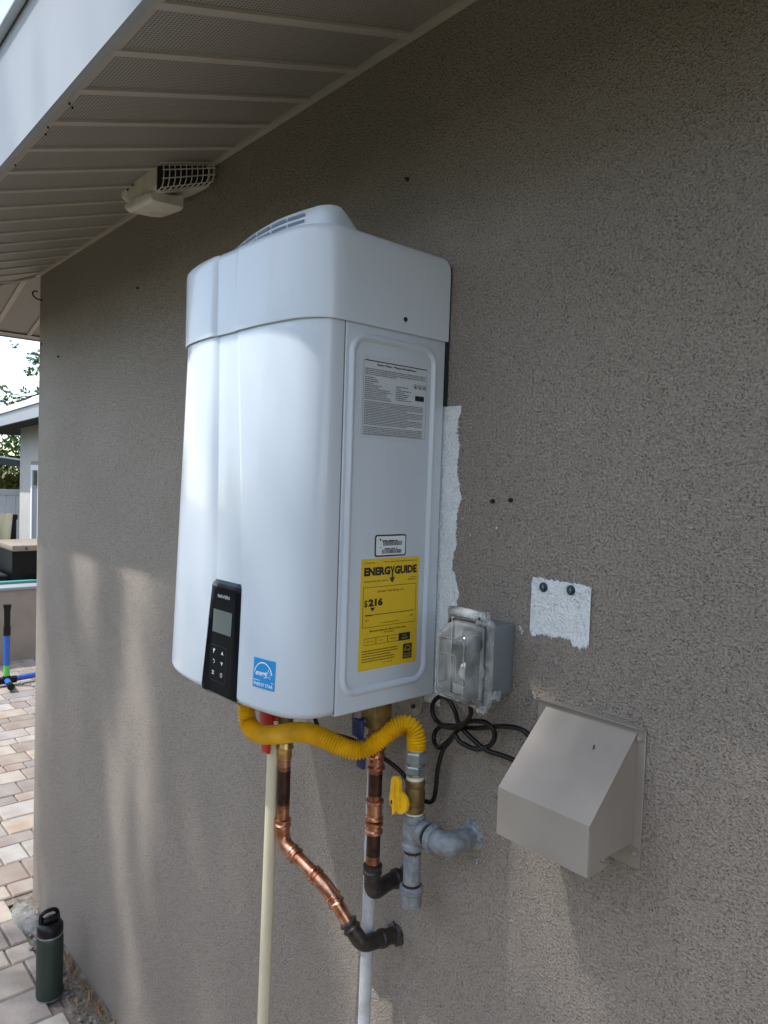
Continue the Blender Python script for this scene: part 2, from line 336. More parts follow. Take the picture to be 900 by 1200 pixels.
FONT = {}
def textgeo(body, bold=0.0):
    cu = bpy.data.curves.new('t', 'FONT'); cu.body = body; cu.size = 1; cu.offset = bold; cu.resolution_u = 2
    ob = bpy.data.objects.new('t', cu); me = bpy.data.meshes.new_from_object(ob)
    vs = [v.co.copy() for v in me.vertices]; fs = [tuple(p.vertices) for p in me.polygons]
    bpy.data.objects.remove(ob); bpy.data.curves.remove(cu); bpy.data.meshes.remove(me); return vs, fs
def fit(b, body, u0, u1, v0, v1, to, bold=0.0, shear=0):
    """flat lettering fitted to the rectangle u0..u1, v0..v1; to(u, v) gives the world point"""
    vs, fs = textgeo(body, bold)
    xa = min(v.x for v in vs); xb = max(v.x for v in vs); ya = min(v.y for v in vs); yb = max(v.y for v in vs)
    out = [to(u0 + (v.x - xa) / (xb - xa) * (u1 - u0) + shear * (v.y - ya), v0 + (v.y - ya) / max(1e-6, yb - ya) * (v1 - v0)) for v in vs]
    b.add(out, fs)
def rect(b, u0, u1, v0, v1, to): b.add([to(u0, v0), to(u1, v0), to(u1, v1), to(u0, v1)], [(0, 1, 2, 3)])
def frame(b, u0, u1, v0, v1, w, to):
    rect(b, u0, u1, v0, v0 + w, to); rect(b, u0, u1, v1 - w, v1, to); rect(b, u0, u0 + w, v0 + w, v1 - w, to); rect(b, u1 - w, u1, v0 + w, v1 - w, to)
def fineprint(b, u0, u1, v, h, to, seed, fill=0.95):
    """a line of print too small to read: word-long dashes"""
    rg = random.Random(seed); u = u0; end = u0 + (u1 - u0) * fill
    while u < end:
        w = min(rg.uniform(.6, 2.6) * h * 1.6, end - u); rect(b, u, u + w, v, v + h * rg.uniform(.75, 1), to); u += w + h * .55

# ================================================================== GROUND
g = B(); NG = 24
g.add([(-300, -300, -0.06), (300, -300, -0.06), (300, 300, -0.06), (-300, 300, -0.06)], [(0, 1, 2, 3)])
ground = build('ground', g, mat('low_bounce_ground', (0.055, 0.065, 0.025), 0.95, col2=(0.10, 0.085, 0.045), vscale=3, bump=1, bscale=40, bdist=0.02), kind='structure')  # unseen ground made dark lawn to cut light bounced up the wall
g = B(); g.box(-9.5, 3.0, -1.46, -0.09, -0.05, -0.012); g.box(-9.5, -3.02, -0.09, 6.0, -0.05, -0.012)
patio = build('patio', g, M['sand'], kind='structure')
# pavers: rows run away from the wall; rows of two widths
def paver_mesh(L, W, i):
    bm = bmesh.new(); bmesh.ops.create_cube(bm, size=1)
    for v in bm.verts: v.co = Vector((v.co.x * W, v.co.y * L, v.co.z * 0.03))
    top = [e for e in bm.edges if all(v.co.z > 0 for v in e.verts)]
    bmesh.ops.bevel(bm, geom=top, offset=0.005, segments=1, affect='EDGES')
    me = bpy.data.meshes.new('paver'); bm.to_mesh(me); bm.free(); me.materials.append(M['paver']); return me
PM = {}
rest = B(); count = 0
rg = random.Random(3); x = -1.86; row = 0
while x > -8.2:
    W = (0.165, 0.165, 0.105)[row % 3]; xc = x - W / 2; y = -1.4 + rg.uniform(0, .2)
    while y < 3.2:
        L = rg.choice((0.105, 0.165, 0.225)); yc = y + L / 2; y += L
        if x > -3.06 and y > -0.080:
            if y - L > -0.125: continue
            L = -0.080 - (y - L); yc = -0.080 - L / 2; y = 9
        yv = 0.0 + (-(xc) - 3.0) * 0.235   # middle of the strip the photograph shows
        near = abs(yc - yv) < (0.42 if xc > -5 else 0.55)
        if near and count < 290:
            k = (round(L, 3), round(W, 3))
            if k not in PM: PM[k] = paver_mesh(L - 0.006, W - 0.006, len(PM))
            o = bpy.data.objects.new('paver', PM[k]); COL.objects.link(o); o.parent = patio
            o.location = (xc, yc, -0.015 + rg.uniform(-.0015, .0025)); o.rotation_euler = (rg.uniform(-.008, .008), rg.uniform(-.008, .008), rg.uniform(-.012, .012)); count += 1
        else:
            rest.box(xc - W / 2 + .003, xc + W / 2 - .003, yc - L / 2 + .003, yc + L / 2 - .003, -0.03, -0.001 + rg.uniform(-.0015, .001))
    x -= W; row += 1
while x > -9.4: x -= .2
for i in range(0, 24):
    for j in range(0, 8):
        rest.box(2.9 - i * .2 - .195, 2.9 - i * .2, -.10 - j * .165 - .16, -.10 - j * .165, -.03, -.001)
build('paver_field', rest, M['paver'], patio, kind='stuff')
# rough concrete chunk and dirt strip at the foot of the wall
g = B(); cx = []
rg = random.Random(5)
N = 60
top = []
for i in range(N + 1):
    xx = -3.0 + i * (6.0 / N)
    for j, yy_ in enumerate((-0.10, -0.075, -0.05, -0.025, 0.0)):
        top.append((xx + rg.uniform(-.02, .02), yy_ + rg.uniform(-.006, .006) if j < 4 else 0.0, (-0.03, -.005, .004, .008, .012)[j] + rg.uniform(-.006, .006)))
g.add(top, [(i * 5 + j, i * 5 + j + 1, (i + 1) * 5 + j + 1, (i + 1) * 5 + j) for i in range(N) for j in range(4)])
build('soil_strip', g, M['soil'], kind='structure')
g = B()
for i in range(420):
    xx = rg.uniform(-2.75, -1.5); yy_ = max(-.092, -abs(rg.gauss(0, .035)) - .004); r = rg.uniform(.003, .011); zz = .006
    bm = bmesh.new(); bmesh.ops.create_icosphere(bm, subdivisions=1, radius=r)
    vs = [(v.co.x * rg.uniform(.7, 1.3) + xx, v.co.y * rg.uniform(.7, 1.2) + yy_, v.co.z * rg.uniform(.5, .9) + zz) for v in bm.verts]
    bm.verts.index_update(); g.add(vs, [[v.index for v in f.verts] for f in bm.faces]); bm.free()
tag(build('gravel', g, M['pebble']), 'grey grit and pebbles along the foot of the stucco wall', 'gravel', kind='stuff')
g = B()
for i in range(900):
    xx = rg.uniform(-2.72, -1.4); yy_ = -abs(rg.gauss(0, .03)) - .006; a = rg.uniform(0, math.pi); L = rg.uniform(.01, .04); z0 = rg.uniform(.008, .026); dz = rg.uniform(-.006, .012)
    dx = math.cos(a) * L / 2; dy = math.sin(a) * L / 2 * .6; w = rg.uniform(.0008, .003)
    yy_ = min(yy_, -abs(dy) - .002)
    g.add([(xx - dx, yy_ - dy, z0), (xx - dx + w * 2, yy_ - dy + w, z0 + .001), (xx + dx + w, yy_ + dy, z0 + dz), (xx + dx, yy_ + dy - w, z0 + dz)], [(0, 1, 2, 3)])
tag(build('leaf_litter', g, M['needle']), 'dry brown leaf litter and pine needles in the corner between wall and pavers', 'leaf litter', kind='stuff')
g = B(); rg = random.Random(8)
ring = []
for zz, k in ((0.0, 1.0), (.018, .97), (.03, .8), (.034, .45)):
    ring.append([(-2.86 + k * .12 * math.cos(a) * (1 + .16 * math.sin(3 * a + 1)) , min(-0.052 + k * .045 * math.sin(a), -.003), zz - .008 + rg.uniform(-.002, .002)) for a in [2 * math.pi * i / 22 for i in range(22)]])
g.loft(ring)
tag(build('concrete_chunk', g, M['concrete']), 'rough pale lump of concrete at the base of the wall corner', 'concrete lump')

# ================================================================== HOUSE
house = thing('house', 'taupe stucco house wall with white fascia and perforated eave soffit that carries the water heater', 'house', (0, 0, 0))
XC = -2.99; S1 = 0.33; E1 = 0.46; E2 = 0.55; S2 = S1 * E1 / E2; ZT = 2.451
g = B(); g.bbox(XC, 4.0, 0.0, 6.0, -0.05, 2.60, 0.008, 2)
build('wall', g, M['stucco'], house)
def ZS(y): return ZT + S1 * y                       # soffit height at y (y negative outwards)
def ZQ(x): return ZT + S2 * (x - XC)
# soffit panels, one by one
PW = 0.1433; x0 = -0.926 + PW * 34
i = 0
while x0 > XC - E2:
    xa = x0; xb = x0 - PW; x0 = xb; i += 1
    lo = lambda xx: 0.0 if xx >= XC else -(XC - xx) * E1 / E2
    def strip(xl, xr, dz, th, name, m):
        xl = max(xl, XC - E2 + .002)
        if xr - xl < .004: return
        xm = [xl, xr] if not (xl < XC < xr) else [xl, XC, xr]
        b = B(); top = []; 
        for q in xm:
            for yy_ in (lo(q), -E1):
                top.append((q, yy_, ZS(yy_) - dz)); top.append((q, yy_, ZS(yy_) - dz + th))
        for k in range(len(xm) - 1):
            a = k * 4; c = a + 4
            b.f += [(a, a + 2, c + 2, c), (a + 1, c + 1, c + 3, a + 3), (a, c, c + 1, a + 1), (a + 2, a + 3, c + 3, c + 2)]; b.sm += [False] * 4
        b.f += [(0, 1, 3, 2)]; b.sm += [False]; e = (len(xm) - 1) * 4; b.f += [(e, e + 2, e + 3, e + 1)]; b.sm += [False]
        b.v = top; build(name, b, m, house)
    strip(xb + .018, xa, .002, .004, 'soffit_panel', M['perf'])
    strip(xb, xb + .018, .007, .009, 'soffit_rib', M['soffit_rib'])
yv = -E1
while yv < 5.9:
    for (ya, yb, dz, nm, mm) in ((yv, yv + PW - .018, .002, 'soffit_panel', M['perf']), (yv + PW - .018, yv + PW, .007, 'soffit_rib', M['soffit_rib'])):
        b = B()
        xin = lambda q: XC if q >= 0 else XC + q * E2 / E1
        ys = [ya, yb] if not (ya < 0 < yb) else [ya, 0, yb]
        vv = []
        for q in ys:
            for xx in (xin(q), XC - E2): vv += [(xx, q, ZQ(xx) - dz), (xx, q, ZQ(xx) - dz + .004)]
        for k in range(len(ys) - 1):
            a = k * 4; c = a + 4
            b.f += [(a, a + 2, c + 2, c), (a + 1, c + 1, c + 3, a + 3), (a, c, c + 1, a + 1), (a + 2, a + 3, c + 3, c + 2)]; b.sm += [False] * 4
        b.v = vv; build(nm, b, mm, house)
    yv += PW
# trims: channel where soffit meets wall, strip at the outer edge, mitre strip
g = B(); g.add([(XC, -.016, ZS(-.016) - .010), (4, -.016, ZS(-.016) - .010), (4, -.001, ZT - .012), (XC, -.001, ZT - .012), (XC, -.016, ZS(-.016)), (4, -.016, ZS(-.016)), (4, -.001, ZT + .01), (XC, -.001, ZT + .01)],
              [(0, 1, 2, 3), (4, 5, 6, 7), (0, 1, 5, 4), (3, 2, 6, 7), (0, 3, 7, 4), (1, 2, 6, 5)])
build('wall_channel', g, M['soffit_rib'], house)
ZE = ZT - S1 * E1
g = B(); g.add([(XC - E2, -E1, ZE - .010), (4, -E1, ZE - .010), (4, -E1 + .019, ZE + .001), (XC - E2 + .019, -E1 + .019, ZE + .001), (XC - E2, -E1, ZE), (4, -E1, ZE), (4, -E1 + .019, ZE + .012), (XC - E2 + .019, -E1 + .019, ZE + .012)],
              [(0, 1, 2, 3), (4, 5, 6, 7), (0, 1, 5, 4), (3, 2, 6, 7), (0, 3, 7, 4), (1, 2, 6, 5)])
g.add([(XC - E2, -E1, ZE - .010), (XC - E2 + .03, -E1 + .03, ZE), (XC - E2 + .03, 6, ZE), (XC - E2, 6, ZE - .010)], [(0, 1, 2, 3)])
build('edge_trim', g, M['soffit_rib'], house)
g = B(); g.tube([(XC - .005, -.004, ZT - .008), (XC - E2 + .01, -E1 + .01, ZE - .006)], .006, 6); build('mitre_strip', g, M['soffit_rib'], house)
# fascia, drip edge, roof
g = B(); g.box(XC - E2 - .012, 4, -E1 - .012, -E1 - .0005, ZE - .014, ZE + .215); build('fascia', g, M['fascia'], house)
g = B(); g.box(XC - E2 - .012, XC - E2 - .0005, -E1, 6, ZE - .014, ZE + .215); build('fascia', g, M['fascia'], house)
g = B(); g.bbox(XC - E2 - .03, 4, -E1 - .030, -E1 - .0125, ZE + .216, ZE + .232, .004); g.box(XC - E2 - .024, 4, -E1 - .024, -E1 - .0005, ZE + .2325, ZE + .318)
build('drip_edge', g, M['dripmetal'], house)
g = B(); g.box(XC - E2 - .028, XC - E2 - .0125, -E1 - .012, 6, ZE + .216, ZE + .31); build('drip_edge', g, M['dripmetal'], house)
g = B(); r0 = ZE + .3185; rx = XC - E2 - .05; ry = -E1 - .045
g.add([(rx, ry, r0), (4.2, ry, r0), (4.2, 3.0, r0 + 1.15), (rx + 3.5, 3.0, r0 + 1.15), (rx, 6.2, r0), (rx + 3.5, 6.2, r0 + 1.15), (4.2, 6.2, r0 + .9)], [(0, 1, 2, 3), (0, 3, 5, 4), (3, 2, 6, 5)])
g.add([(rx, ry, r0 + .014), (4.2, ry, r0 + .014), (4.2, ry, r0), (rx, ry, r0)], [(0, 1, 2, 3)])
build('roof', g, M['shingle'], house)
# small nail heads in edge trim
g = B()
for xx, yy_ in ((-1.235, -.452), (-1.245, -.444), (-1.345, -.452), (-1.375, -.447), (-1.555, -.45)):
    g.cyl((xx, yy_, ZE - .010), (xx, yy_, ZE - .0130), .0017, 8)
build('nail_head', g, M['dark'], house)

# white primer left on the stucco: irregular edged patches, a hair proud
def patch(name, pts_fn, lab):
    b = B(); rows = pts_fn(); n = len(rows)
    for k, (l, r, z) in enumerate(rows): b.v += [(l, -.0012, z), (r, -.0012, z)]
    for k in range(n - 1): b.f.append((2 * k, 2 * k + 1, 2 * k + 3, 2 * k + 2)); b.sm.append(False)
    return build(name, b, M['stucco_white'], house, label=lab)
def strip_rows():
    rg = random.Random(11); out = []; n = 420; wk = 0
    for k in range(n + 1):
        z = 1.340 + (1.823 - 1.340) * k / n
        base = -.778 + .004 * math.sin(z * 31) + .003 * math.sin(z * 83)
        if z < 1.56: base += .008 * math.exp(-((z - 1.53) / .03) ** 2)
        if z < 1.47: base -= (1.47 - z) * .12
        wk = wk * .85 + rg.uniform(-.0011, .0011); j = wk + rg.uniform(-.0007, .0007) + (rg.random() < .05) * rg.uniform(.002, .007) * (1 if z > 1.6 else .5) - (rg.random() < .03) * .004
        out.append((-.90, base + j, z))
    return out
patch('primer_patch', strip_rows, 'ragged white primer strip showing beside the heater')
b = B(); rg = random.Random(12); n_ = 130; zb = 1.490; zt = 1.571
for k in range(n_ + 1):
    t = k / n_; xx = -.6285 + .097 * t
    zb += rg.uniform(-.0018, .0018) + (1.4905 - zb) * .18; zt += rg.uniform(-.0009, .0009) + (1.5715 - .001 * t - zt) * .3
    z0_ = zb - (.0045 if t > .72 else 0) + (rg.random() < .12) * rg.uniform(-.004, .004); z1_ = zt + (rg.random() < .08) * rg.uniform(-.003, .001)
    if t < .03 or t > .97: z0_ += rg.uniform(0, .006); z1_ -= rg.uniform(0, .004)
    b.v += [(xx, -.0012, z0_), (xx, -.0022, z0_ + .002), (xx, -.0022, z1_ - .002), (xx, -.0012, z1_)]
for k in range(n_):
    for j in range(3): b.f.append((4 * k + j, 4 * k + 4 + j, 4 * k + 5 + j, 4 * k + 1 + j)); b.sm.append(False)
build('primer_patch', b, M['stucco_white'], house, label='square white primer patch with two screws above the vent hood')
g = B(); rg = random.Random(4)
for k in range(60):
    z = rg.uniform(1.42, 1.815); xx = -.770 + abs(rg.gauss(0, .005)); w = rg.uniform(.0006, .002); h = rg.uniform(.0006, .002)
    g.add([(xx, -.0016, z), (xx + w, -.0016, z + h * .3), (xx + w * 1.3, -.0016, z + h), (xx + .1 * w, -.0016, z + h * .8)], [(0, 1, 2, 3)])
for xx, z in ((-.6985, 1.637), (-.648, 1.4925), (-.643, 1.4885), (-.86, 1.17), (-.30, 1.60), (-.752, 1.618), (-.855, 1.172), (-.71, 1.12)):
    for k in range(3):
        w = rg.uniform(.001, .0035); xx2 = xx + rg.uniform(-.003, .003); z2 = z + rg.uniform(-.003, .003)
        g.add([(xx2, -.0016, z2), (xx2 + w, -.0016, z2 + w * .3), (xx2 + w * .8, -.0016, z2 + w), (xx2 - w * .2, -.0016, z2 + w * .8)], [(0, 1, 2, 3)])
build('primer_speck', g, M['stucco_white'], house, kind='stuff')
def hexscrew(xx, z, r=.0055, y=0.0, m='steel_screw', parent=None, dirx=0):
    b = B()
    b.tube([(xx, y, z), (xx, y - .0015, z)], r * 1.25, 16); b.tube([(xx, y - .0015, z), (xx, y - .0055, z), (xx, y - .0068, z)], [r * .85, r * .8, r * .5], 6, smooth=False)
    return build('screw', b, M[m], parent or house)
hexscrew(-.6075, 1.5595, y=-.002); hexscrew(-.5625, 1.5612, y=-.002)
hexscrew(-.707, 1.676, .0028, m='copper_burnt'); hexscrew(-.673, 1.679, .0028, m='copper_burnt'); hexscrew(-.921, 2.212, .003, m='copper_burnt'); hexscrew(-.628, 1.389, .0035, m='galv')

for xx, z in ((-2.955, 2.18), (-2.75, 2.11), (-2.05, 2.23)): hexscrew(xx, z, .003, m='dark')
g = B(); g.tube(catmull([(-2.955, 0.0, 2.345), (-2.955, -.016, 2.346), (-2.957, -.027, 2.352), (-2.958, -.034, 2.364), (-2.958, -.027, 2.375), (-2.958, -.016, 2.374)], 6), .0028, 8)
tag(build('wall_hook', g, M['dark'], loc=(-2.952, 0, 2.345)), 'small dark metal hook screwed in at the top of the wall corner', 'hook')

# ================================================================== EAVE FIXTURE (caged)
fx = thing('caged_lamp', 'aged beige plastic lamp with white wire grille tucked under the eave', 'outdoor lamp', (-1.70, -.08, 2.36))
g = B()
# housing: wedge from pointed left tip to grille end
def ysec(x, y0, y1, z0, z1, sl0, sl1, n=5):
    """section in a plane of constant x; bottom and top rise towards the wall"""
    r = min(.022, (z1 - z0) * .45); d = y1 - y0
    return [(x, y1, z1 + sl1 * d), (x, y0 + .004, z1), (x, y0, z1 - .004)] + [(x, y0 + r * (1 - math.cos(a)), z0 + r * (1 - math.sin(a)) + sl0 * r * (1 - math.cos(a))) for a in [math.pi / 2 * k / n for k in range(n + 1)]] + [(x, y1, z0 + sl0 * d)]
secs = [(-1.866, -.124, -.08, 2.405, 2.414), (-1.850, -.129, -.05, 2.388, 2.414), (-1.82, -.133, -.03, 2.370, 2.414), (-1.77, -.136, -.015, 2.352, 2.412), (-1.71, -.138, -.006, 2.344, 2.410), (-1.66, -.139, -.004, 2.342, 2.408), (-1.622, -.139, -.004, 2.342, 2.406)]
g.loft([ysec(*q, .40, .30) for q in secs]); build('housing', g, M['fixture'], fx)
g = B()
g.loft([ysec(-1.800, -.141, -.10, 2.350, 2.366, .1, .1), ysec(-1.775, -.146, -.08, 2.336, 2.360, .08, .1), ysec(-1.74, -.148, -.07, 2.330, 2.358, .05, .1), ysec(-1.66, -.146, -.06, 2.328, 2.352, .05, .1), ysec(-1.640, -.142, -.062, 2.331, 2.350, .05, .1)])
build('lower_shield', g, M['fixture'], fx)
LZ = lambda yy_, f: (2.346 + (yy_ + .138) * .40) * (1 - f) + (2.404 + (yy_ + .138) * .30) * f
g = B()
for k in range(10):
    yy_ = -.135 + k * .0137
    g.tube([(-1.622, yy_, LZ(yy_, 0)), (-1.598, yy_, LZ(yy_, .03)), (-1.590, yy_, LZ(yy_, .2)), (-1.588, yy_, LZ(yy_, .6)), (-1.592, yy_, LZ(yy_, .9)), (-1.600, yy_, LZ(yy_, 1)), (-1.622, yy_, LZ(yy_, 1))], .0013, 6)
for x_, f_ in ((-1.598, .02), (-1.5885, .33), (-1.588, .66), (-1.597, 1.0)): g.tube([(x_, -.138, LZ(-.138, f_)), (x_, -.008, LZ(-.008, f_))], .0015, 6)
build('grille', g, M['fixture'], fx)
g = B(); g.add([(x, y, LZ(y, f)) for x in (-1.6235, -1.621) for y, f in ((-.136, .02), (-.008, .02), (-.008, .98), (-.136, .98))], [(0, 1, 2, 3), (4, 5, 6, 7), (0, 1, 5, 4), (1, 2, 6, 5), (2, 3, 7, 6), (3, 0, 4, 7)]); build('lens', g, M['dark'], fx)
g = B()
for x_, z_ in ((-1.80, 2.418), (-1.765, 2.419), (-1.74, 2.416), (-1.70, 2.414), (-1.69, 2.410)): g.box(x_, x_ + .01, -.1365, -.134, z_ - .022, z_ - .017)
build('slot', g, M['dark'], fx)

# ================================================================== WATER HEATER
WX = -0.812
heater = thing('water_heater', 'white tankless water heater with black control panel and yellow label hung on the stucco wall', 'water heater', (-1.018, 0, 1.357))
FOOT = [(-1.2250, -.208), (-1.2248, -.232), (-1.220, -.252), (-1.208, -.269), (-1.190, -.280), (-1.165, -.288), (-1.125, -.2950), (-1.085, -.2975), (-1.061, -.2985), (-1.058, -.2978), (-1.030, -.2965), (-1.006, -.2962), (-.998, -.2975), (-.990, -.2990),
        (-.944, -.2945), (-.900, -.2885), (-.872, -.2835), (-.852, -.2775), (-.838, -.2695), (-.826, -.2580), (-.817, -.2440), (-.8130, -.2280), (-.8125, -.208)]
Z0 = 1.357; ZC = 1.922
FOOT = [p for p in FOOT if not (-1.084 < p[0] < -.935)]; FOOT.insert(next(i for i, p in enumerate(FOOT) if p[0] > -.93), (-.928, -.2925))
def ybase(x):
    for i in range(len(FOOT) - 1):
        if FOOT[i][0] <= x <= FOOT[i + 1][0]: return FOOT[i][1] + (FOOT[i + 1][1] - FOOT[i][1]) * (x - FOOT[i][0]) / max(1e-9, FOOT[i + 1][0] - FOOT[i][0])
    return -.208
def creases(z):
    t = max(0, min(1, (z - Z0) / (ZC - Z0))); u = max(0, (t - .3) / .7)
    return -1.026 - .038 * u, -.946 - .056 * u
def prof(z, out=0.0):
    t = max(0, min(1, (z - Z0) / (ZC - Z0))); xl, xr = creases(z); fade = 1
    P = [(x, y, 0) for x, y in FOOT if x < xl - .012] + [(xl - .011, None, 0), (xl - .004, None, .0008), (xl, None, .0034), (xl + .003, None, .0040), (xl + .007, None, .0030), ((xl + xr) / 2, None, .0030), (xr - .0025, None, .0026), (xr, None, .0006), (xr + .006, None, 0)] + [(x, y, 0) for x, y in FOOT if x > xr + .01]
    P = [(x, ybase(x) if y is None else y, d) for x, y, d in P]
    need = NPROF[0] if NPROF else None
    if need and len(P) > need:
        while len(P) > need:
            k = next(i for i, p in enumerate(P) if p[0] > xr + .01); P.pop(k)
    if need and len(P) < need:
        while len(P) < need:
            k = next(i for i, p in enumerate(P) if p[0] > xr + .01); q = P[k - 1]; w = P[k]; P.insert(k, ((q[0] + w[0]) / 2, (q[1] + w[1]) / 2, 0))
    if not need: NPROF.append(len(P))
    r = []
    for i, (x, y, d) in enumerate(P):
        k = max(0, (-.208 - y) / .09); y2 = y + .024 * t * k + d * fade
        if xl - .02 < x < xr + .02: nx, ny = 0, -1
        else: a = P[max(0, i - 1)]; b = P[min(len(P) - 1, i + 1)]; tx, ty = b[0] - a[0], b[1] - a[1]; L = math.hypot(tx, ty); nx, ny = ty / L, -tx / L
        r.append((x + nx * out, y2 + ny * out, z))
    return r
NPROF = []
prof(1.6)
def yf(x, z=1.5):
    P = prof(z)
    for i in range(len(P) - 1):
        if P[i][0] <= x <= P[i + 1][0]: return P[i][1] + (P[i + 1][1] - P[i][1]) * (x - P[i][0]) / (P[i + 1][0] - P[i][0])
    return -.2
g = B(); g.loft([[(x, y, z) for (x, y, z) in prof(z, o)[1:-1]] + [(x, -.2085, z) for x in (-.8130 + o, -1.2245 - o)] for z, o in ((Z0, -.016), (Z0 + .002, -.009), (Z0 + .006, -.0035), (Z0 + .013, 0), (1.42, 0), (1.48, 0), (1.53, 0), (1.58, 0), (1.63, 0), (1.68, 0), (1.73, 0), (1.78, 0), (1.83, 0), (1.88, 0), (ZC + .004, 0))])
fc_ = build('front_cover', g, M['heater'], heater); wnm = fc_.modifiers.new('weighted', 'WEIGHTED_NORMAL'); wnm.keep_sharp = True; wnm.weight = 90
g = B(); g.bbox(-1.2247, WX, -.2078, -.005, Z0 + .001, ZC + .02, .0035, 3); build('casing', g, M['heater'], heater)
# embossed bead on the side
def rrect(y0, y1, z0, z1, r, x, n=8):
    out = []
    for cy, cz, a0 in ((y1 - r, z1 - r, 0), (y0 + r, z1 - r, 90), (y0 + r, z0 + r, 180), (y1 - r, z0 + r, 270)):
        for k in range(n + 1):
            a = R(a0 + 90 * k / n); out.append((x, cy + r * math.cos(a), cz + r * math.sin(a)))
    return out
def ringtube(b, pts, prof2):
    """sweep a low profile [(offset across, height)] round a closed loop lying in an x = const plane"""
    n = len(pts); c = Vector((pts[0][0], sum(p[1] for p in pts) / n, sum(p[2] for p in pts) / n)); vs = []
    for i in range(n):
        a = Vector(pts[i - 1]); p = Vector(pts[i]); q = Vector(pts[(i + 1) % n]); t = (q - a).normalized(); nn = Vector((1, 0, 0)).cross(t).normalized()
        for off, h in prof2: vs.append(p + nn * off + Vector((h, 0, 0)))
    m = len(prof2)
    b.add(vs, [(i * m + k, i * m + k + 1, ((i + 1) % n) * m + k + 1, ((i + 1) % n) * m + k) for i in range(n) for k in range(m - 1)], True)
g = B(); ringtube(g, rrect(-.194, -.030, 1.389, 1.907, .024, WX), [(-.0075, -.001), (-.005, .0012), (-.0025, .0036), (0, .0044), (.0025, .0036), (.005, .0012), (.0075, -.001)])
build('embossed_bead', g, M['heater'], heater)
# top cover
def cprof(z, out):
    p = prof(1.925, .0045 + out); r = [(x, y, z) for x, y, _ in p]
    return r
g = B()
def full(z, o, yb):
    yb -= .001
    p = cprof(z, o)
    right = [(p[-1][0], y, z) for y in (-.15, -.10, -.06, -.035, -.02, yb)]
    left = [(p[0][0], y, z) for y in (yb, -.10, -.2)]
    return p + right + left
rings = [full(1.9265, -.0043, -.003), full(1.9245, -.001, -.003), full(1.9262, 0, -.003), full(1.98, 0, -.003), full(2.035, 0, -.003), full(2.044, 0, -.0065), full(2.050, -.0015, -.011), full(2.0535, -.0045, -.016), full(2.055, -.009, -.022)]
g.loft(rings); tc_ = build('top_cover', g, M['heater_top'], heater); wnm = tc_.modifiers.new('weighted', 'WEIGHTED_NORMAL'); wnm.keep_sharp = True; wnm.weight = 90
g = B(); g.cyl((WX + .0045, -.099, 1.944), (WX + .0058, -.099, 1.944), .0035, 12); build('screw_hole', g, M['dark'], heater)
# seam between front cover and side
g = B(); g.box(WX - .002, WX - .0006, -.2092, -.2076, Z0 + .004, 1.924); build('seam', g, M['greybox'], heater)
# exhaust louvre on the top
def vy(x): return -.232 + .055 * ((x + 1.0) / .15) ** 2 * .30
xs = [-1.150 + .275 * k / 20 for k in range(21)]
def ztop(x): return 2.100 - .018 * max(0, (-.95 - x) / .2) ** 1.2
g = B(); rings = []
for dz, oy in ((0, 0), (.55, 0), (.80, .001), (.93, .003), (1.0, .009)):
    rr = [(x, vy(x) + oy, 2.054 + (ztop(x) - 2.054) * dz) for x in xs]
    cxr, cyr, rad_ = xs[-1], vy(xs[-1]) + .026, .026 - oy
    for a in (20, 40, 60, 80, 95): rr.append((cxr + rad_ * math.sin(R(a)), cyr - rad_ * math.cos(R(a)), 2.054 + (2.099 - 2.054) * dz))
    rr += [(xs[-1] + .026 - oy, -.180, 2.054 + .036 * dz), (xs[-1] + .024 - oy, -.158, 2.054 + .018 * dz), (xs[-1] + .022, -.130, 2.0545 + .0005 * dz), (xs[0], -.125, 2.0545 + .0005 * dz), (xs[0] - .004, -.19, 2.054 + .02 * dz)]
    rings.append(rr)
g.loft(rings); build('louvre_housing', g, M['heater_top'], heater)
LM = mat('louvre_shade', (0.15, 0.20, 0.28), 0.6)
for i in range(6):
    xa = -1.138 + i * .0408; xb = xa + .0370
    for (f0, f1) in ((.30, .40), (.50, .60), (.70, .80)):
        g = B(); p = []
        for k in range(4):
            xx = xa + (xb - xa) * k / 3; h = ztop(xx) - 2.054
            p += [(xx, vy(xx) - .0007, 2.054 + h * f0), (xx, vy(xx) - .0007, 2.054 + h * f1)]
        g.add(p, [(0, 2, 3, 1), (2, 4, 5, 3), (4, 6, 7, 5)]); build('louvre_slot', g, LM, heater)
# dark back plate / mounting bracket
g = B(); g.box(-1.18, -.8090, -.0045, -.0005, 1.824, 2.04); build('back_plate', g, M['dark'], heater)
g = B(); g.add([(-.93, -.004, 1.358), (-.835, -.004, 1.358), (-.842, -.004, 1.318), (-.855, -.004, 1.308), (-.93, -.004, 1.325), (-.93, -.001, 1.358), (-.835, -.001, 1.358), (-.842, -.001, 1.318), (-.855, -.001, 1.308), (-.93, -.001, 1.325)],
    [(0, 1, 2, 3, 4), (5, 6, 7, 8, 9), (0, 1, 6, 5), (1, 2, 7, 6), (2, 3, 8, 7), (3, 4, 9, 8), (4, 0, 5, 9)])
build('mounting_bracket', g, M['bracket'], heater)
g = B(); g.cyl((-.858, -.004, 1.326), (-.858, -.008, 1.326), .0035, 10); build('bracket_screw', g, M['copper_burnt'], heater)
# underside plate
g = B(); g.box(-1.17, -.87, -.24, -.02, Z0 - .0005, Z0 + .0012); build('bottom_plate', g, M['heater'], heater)

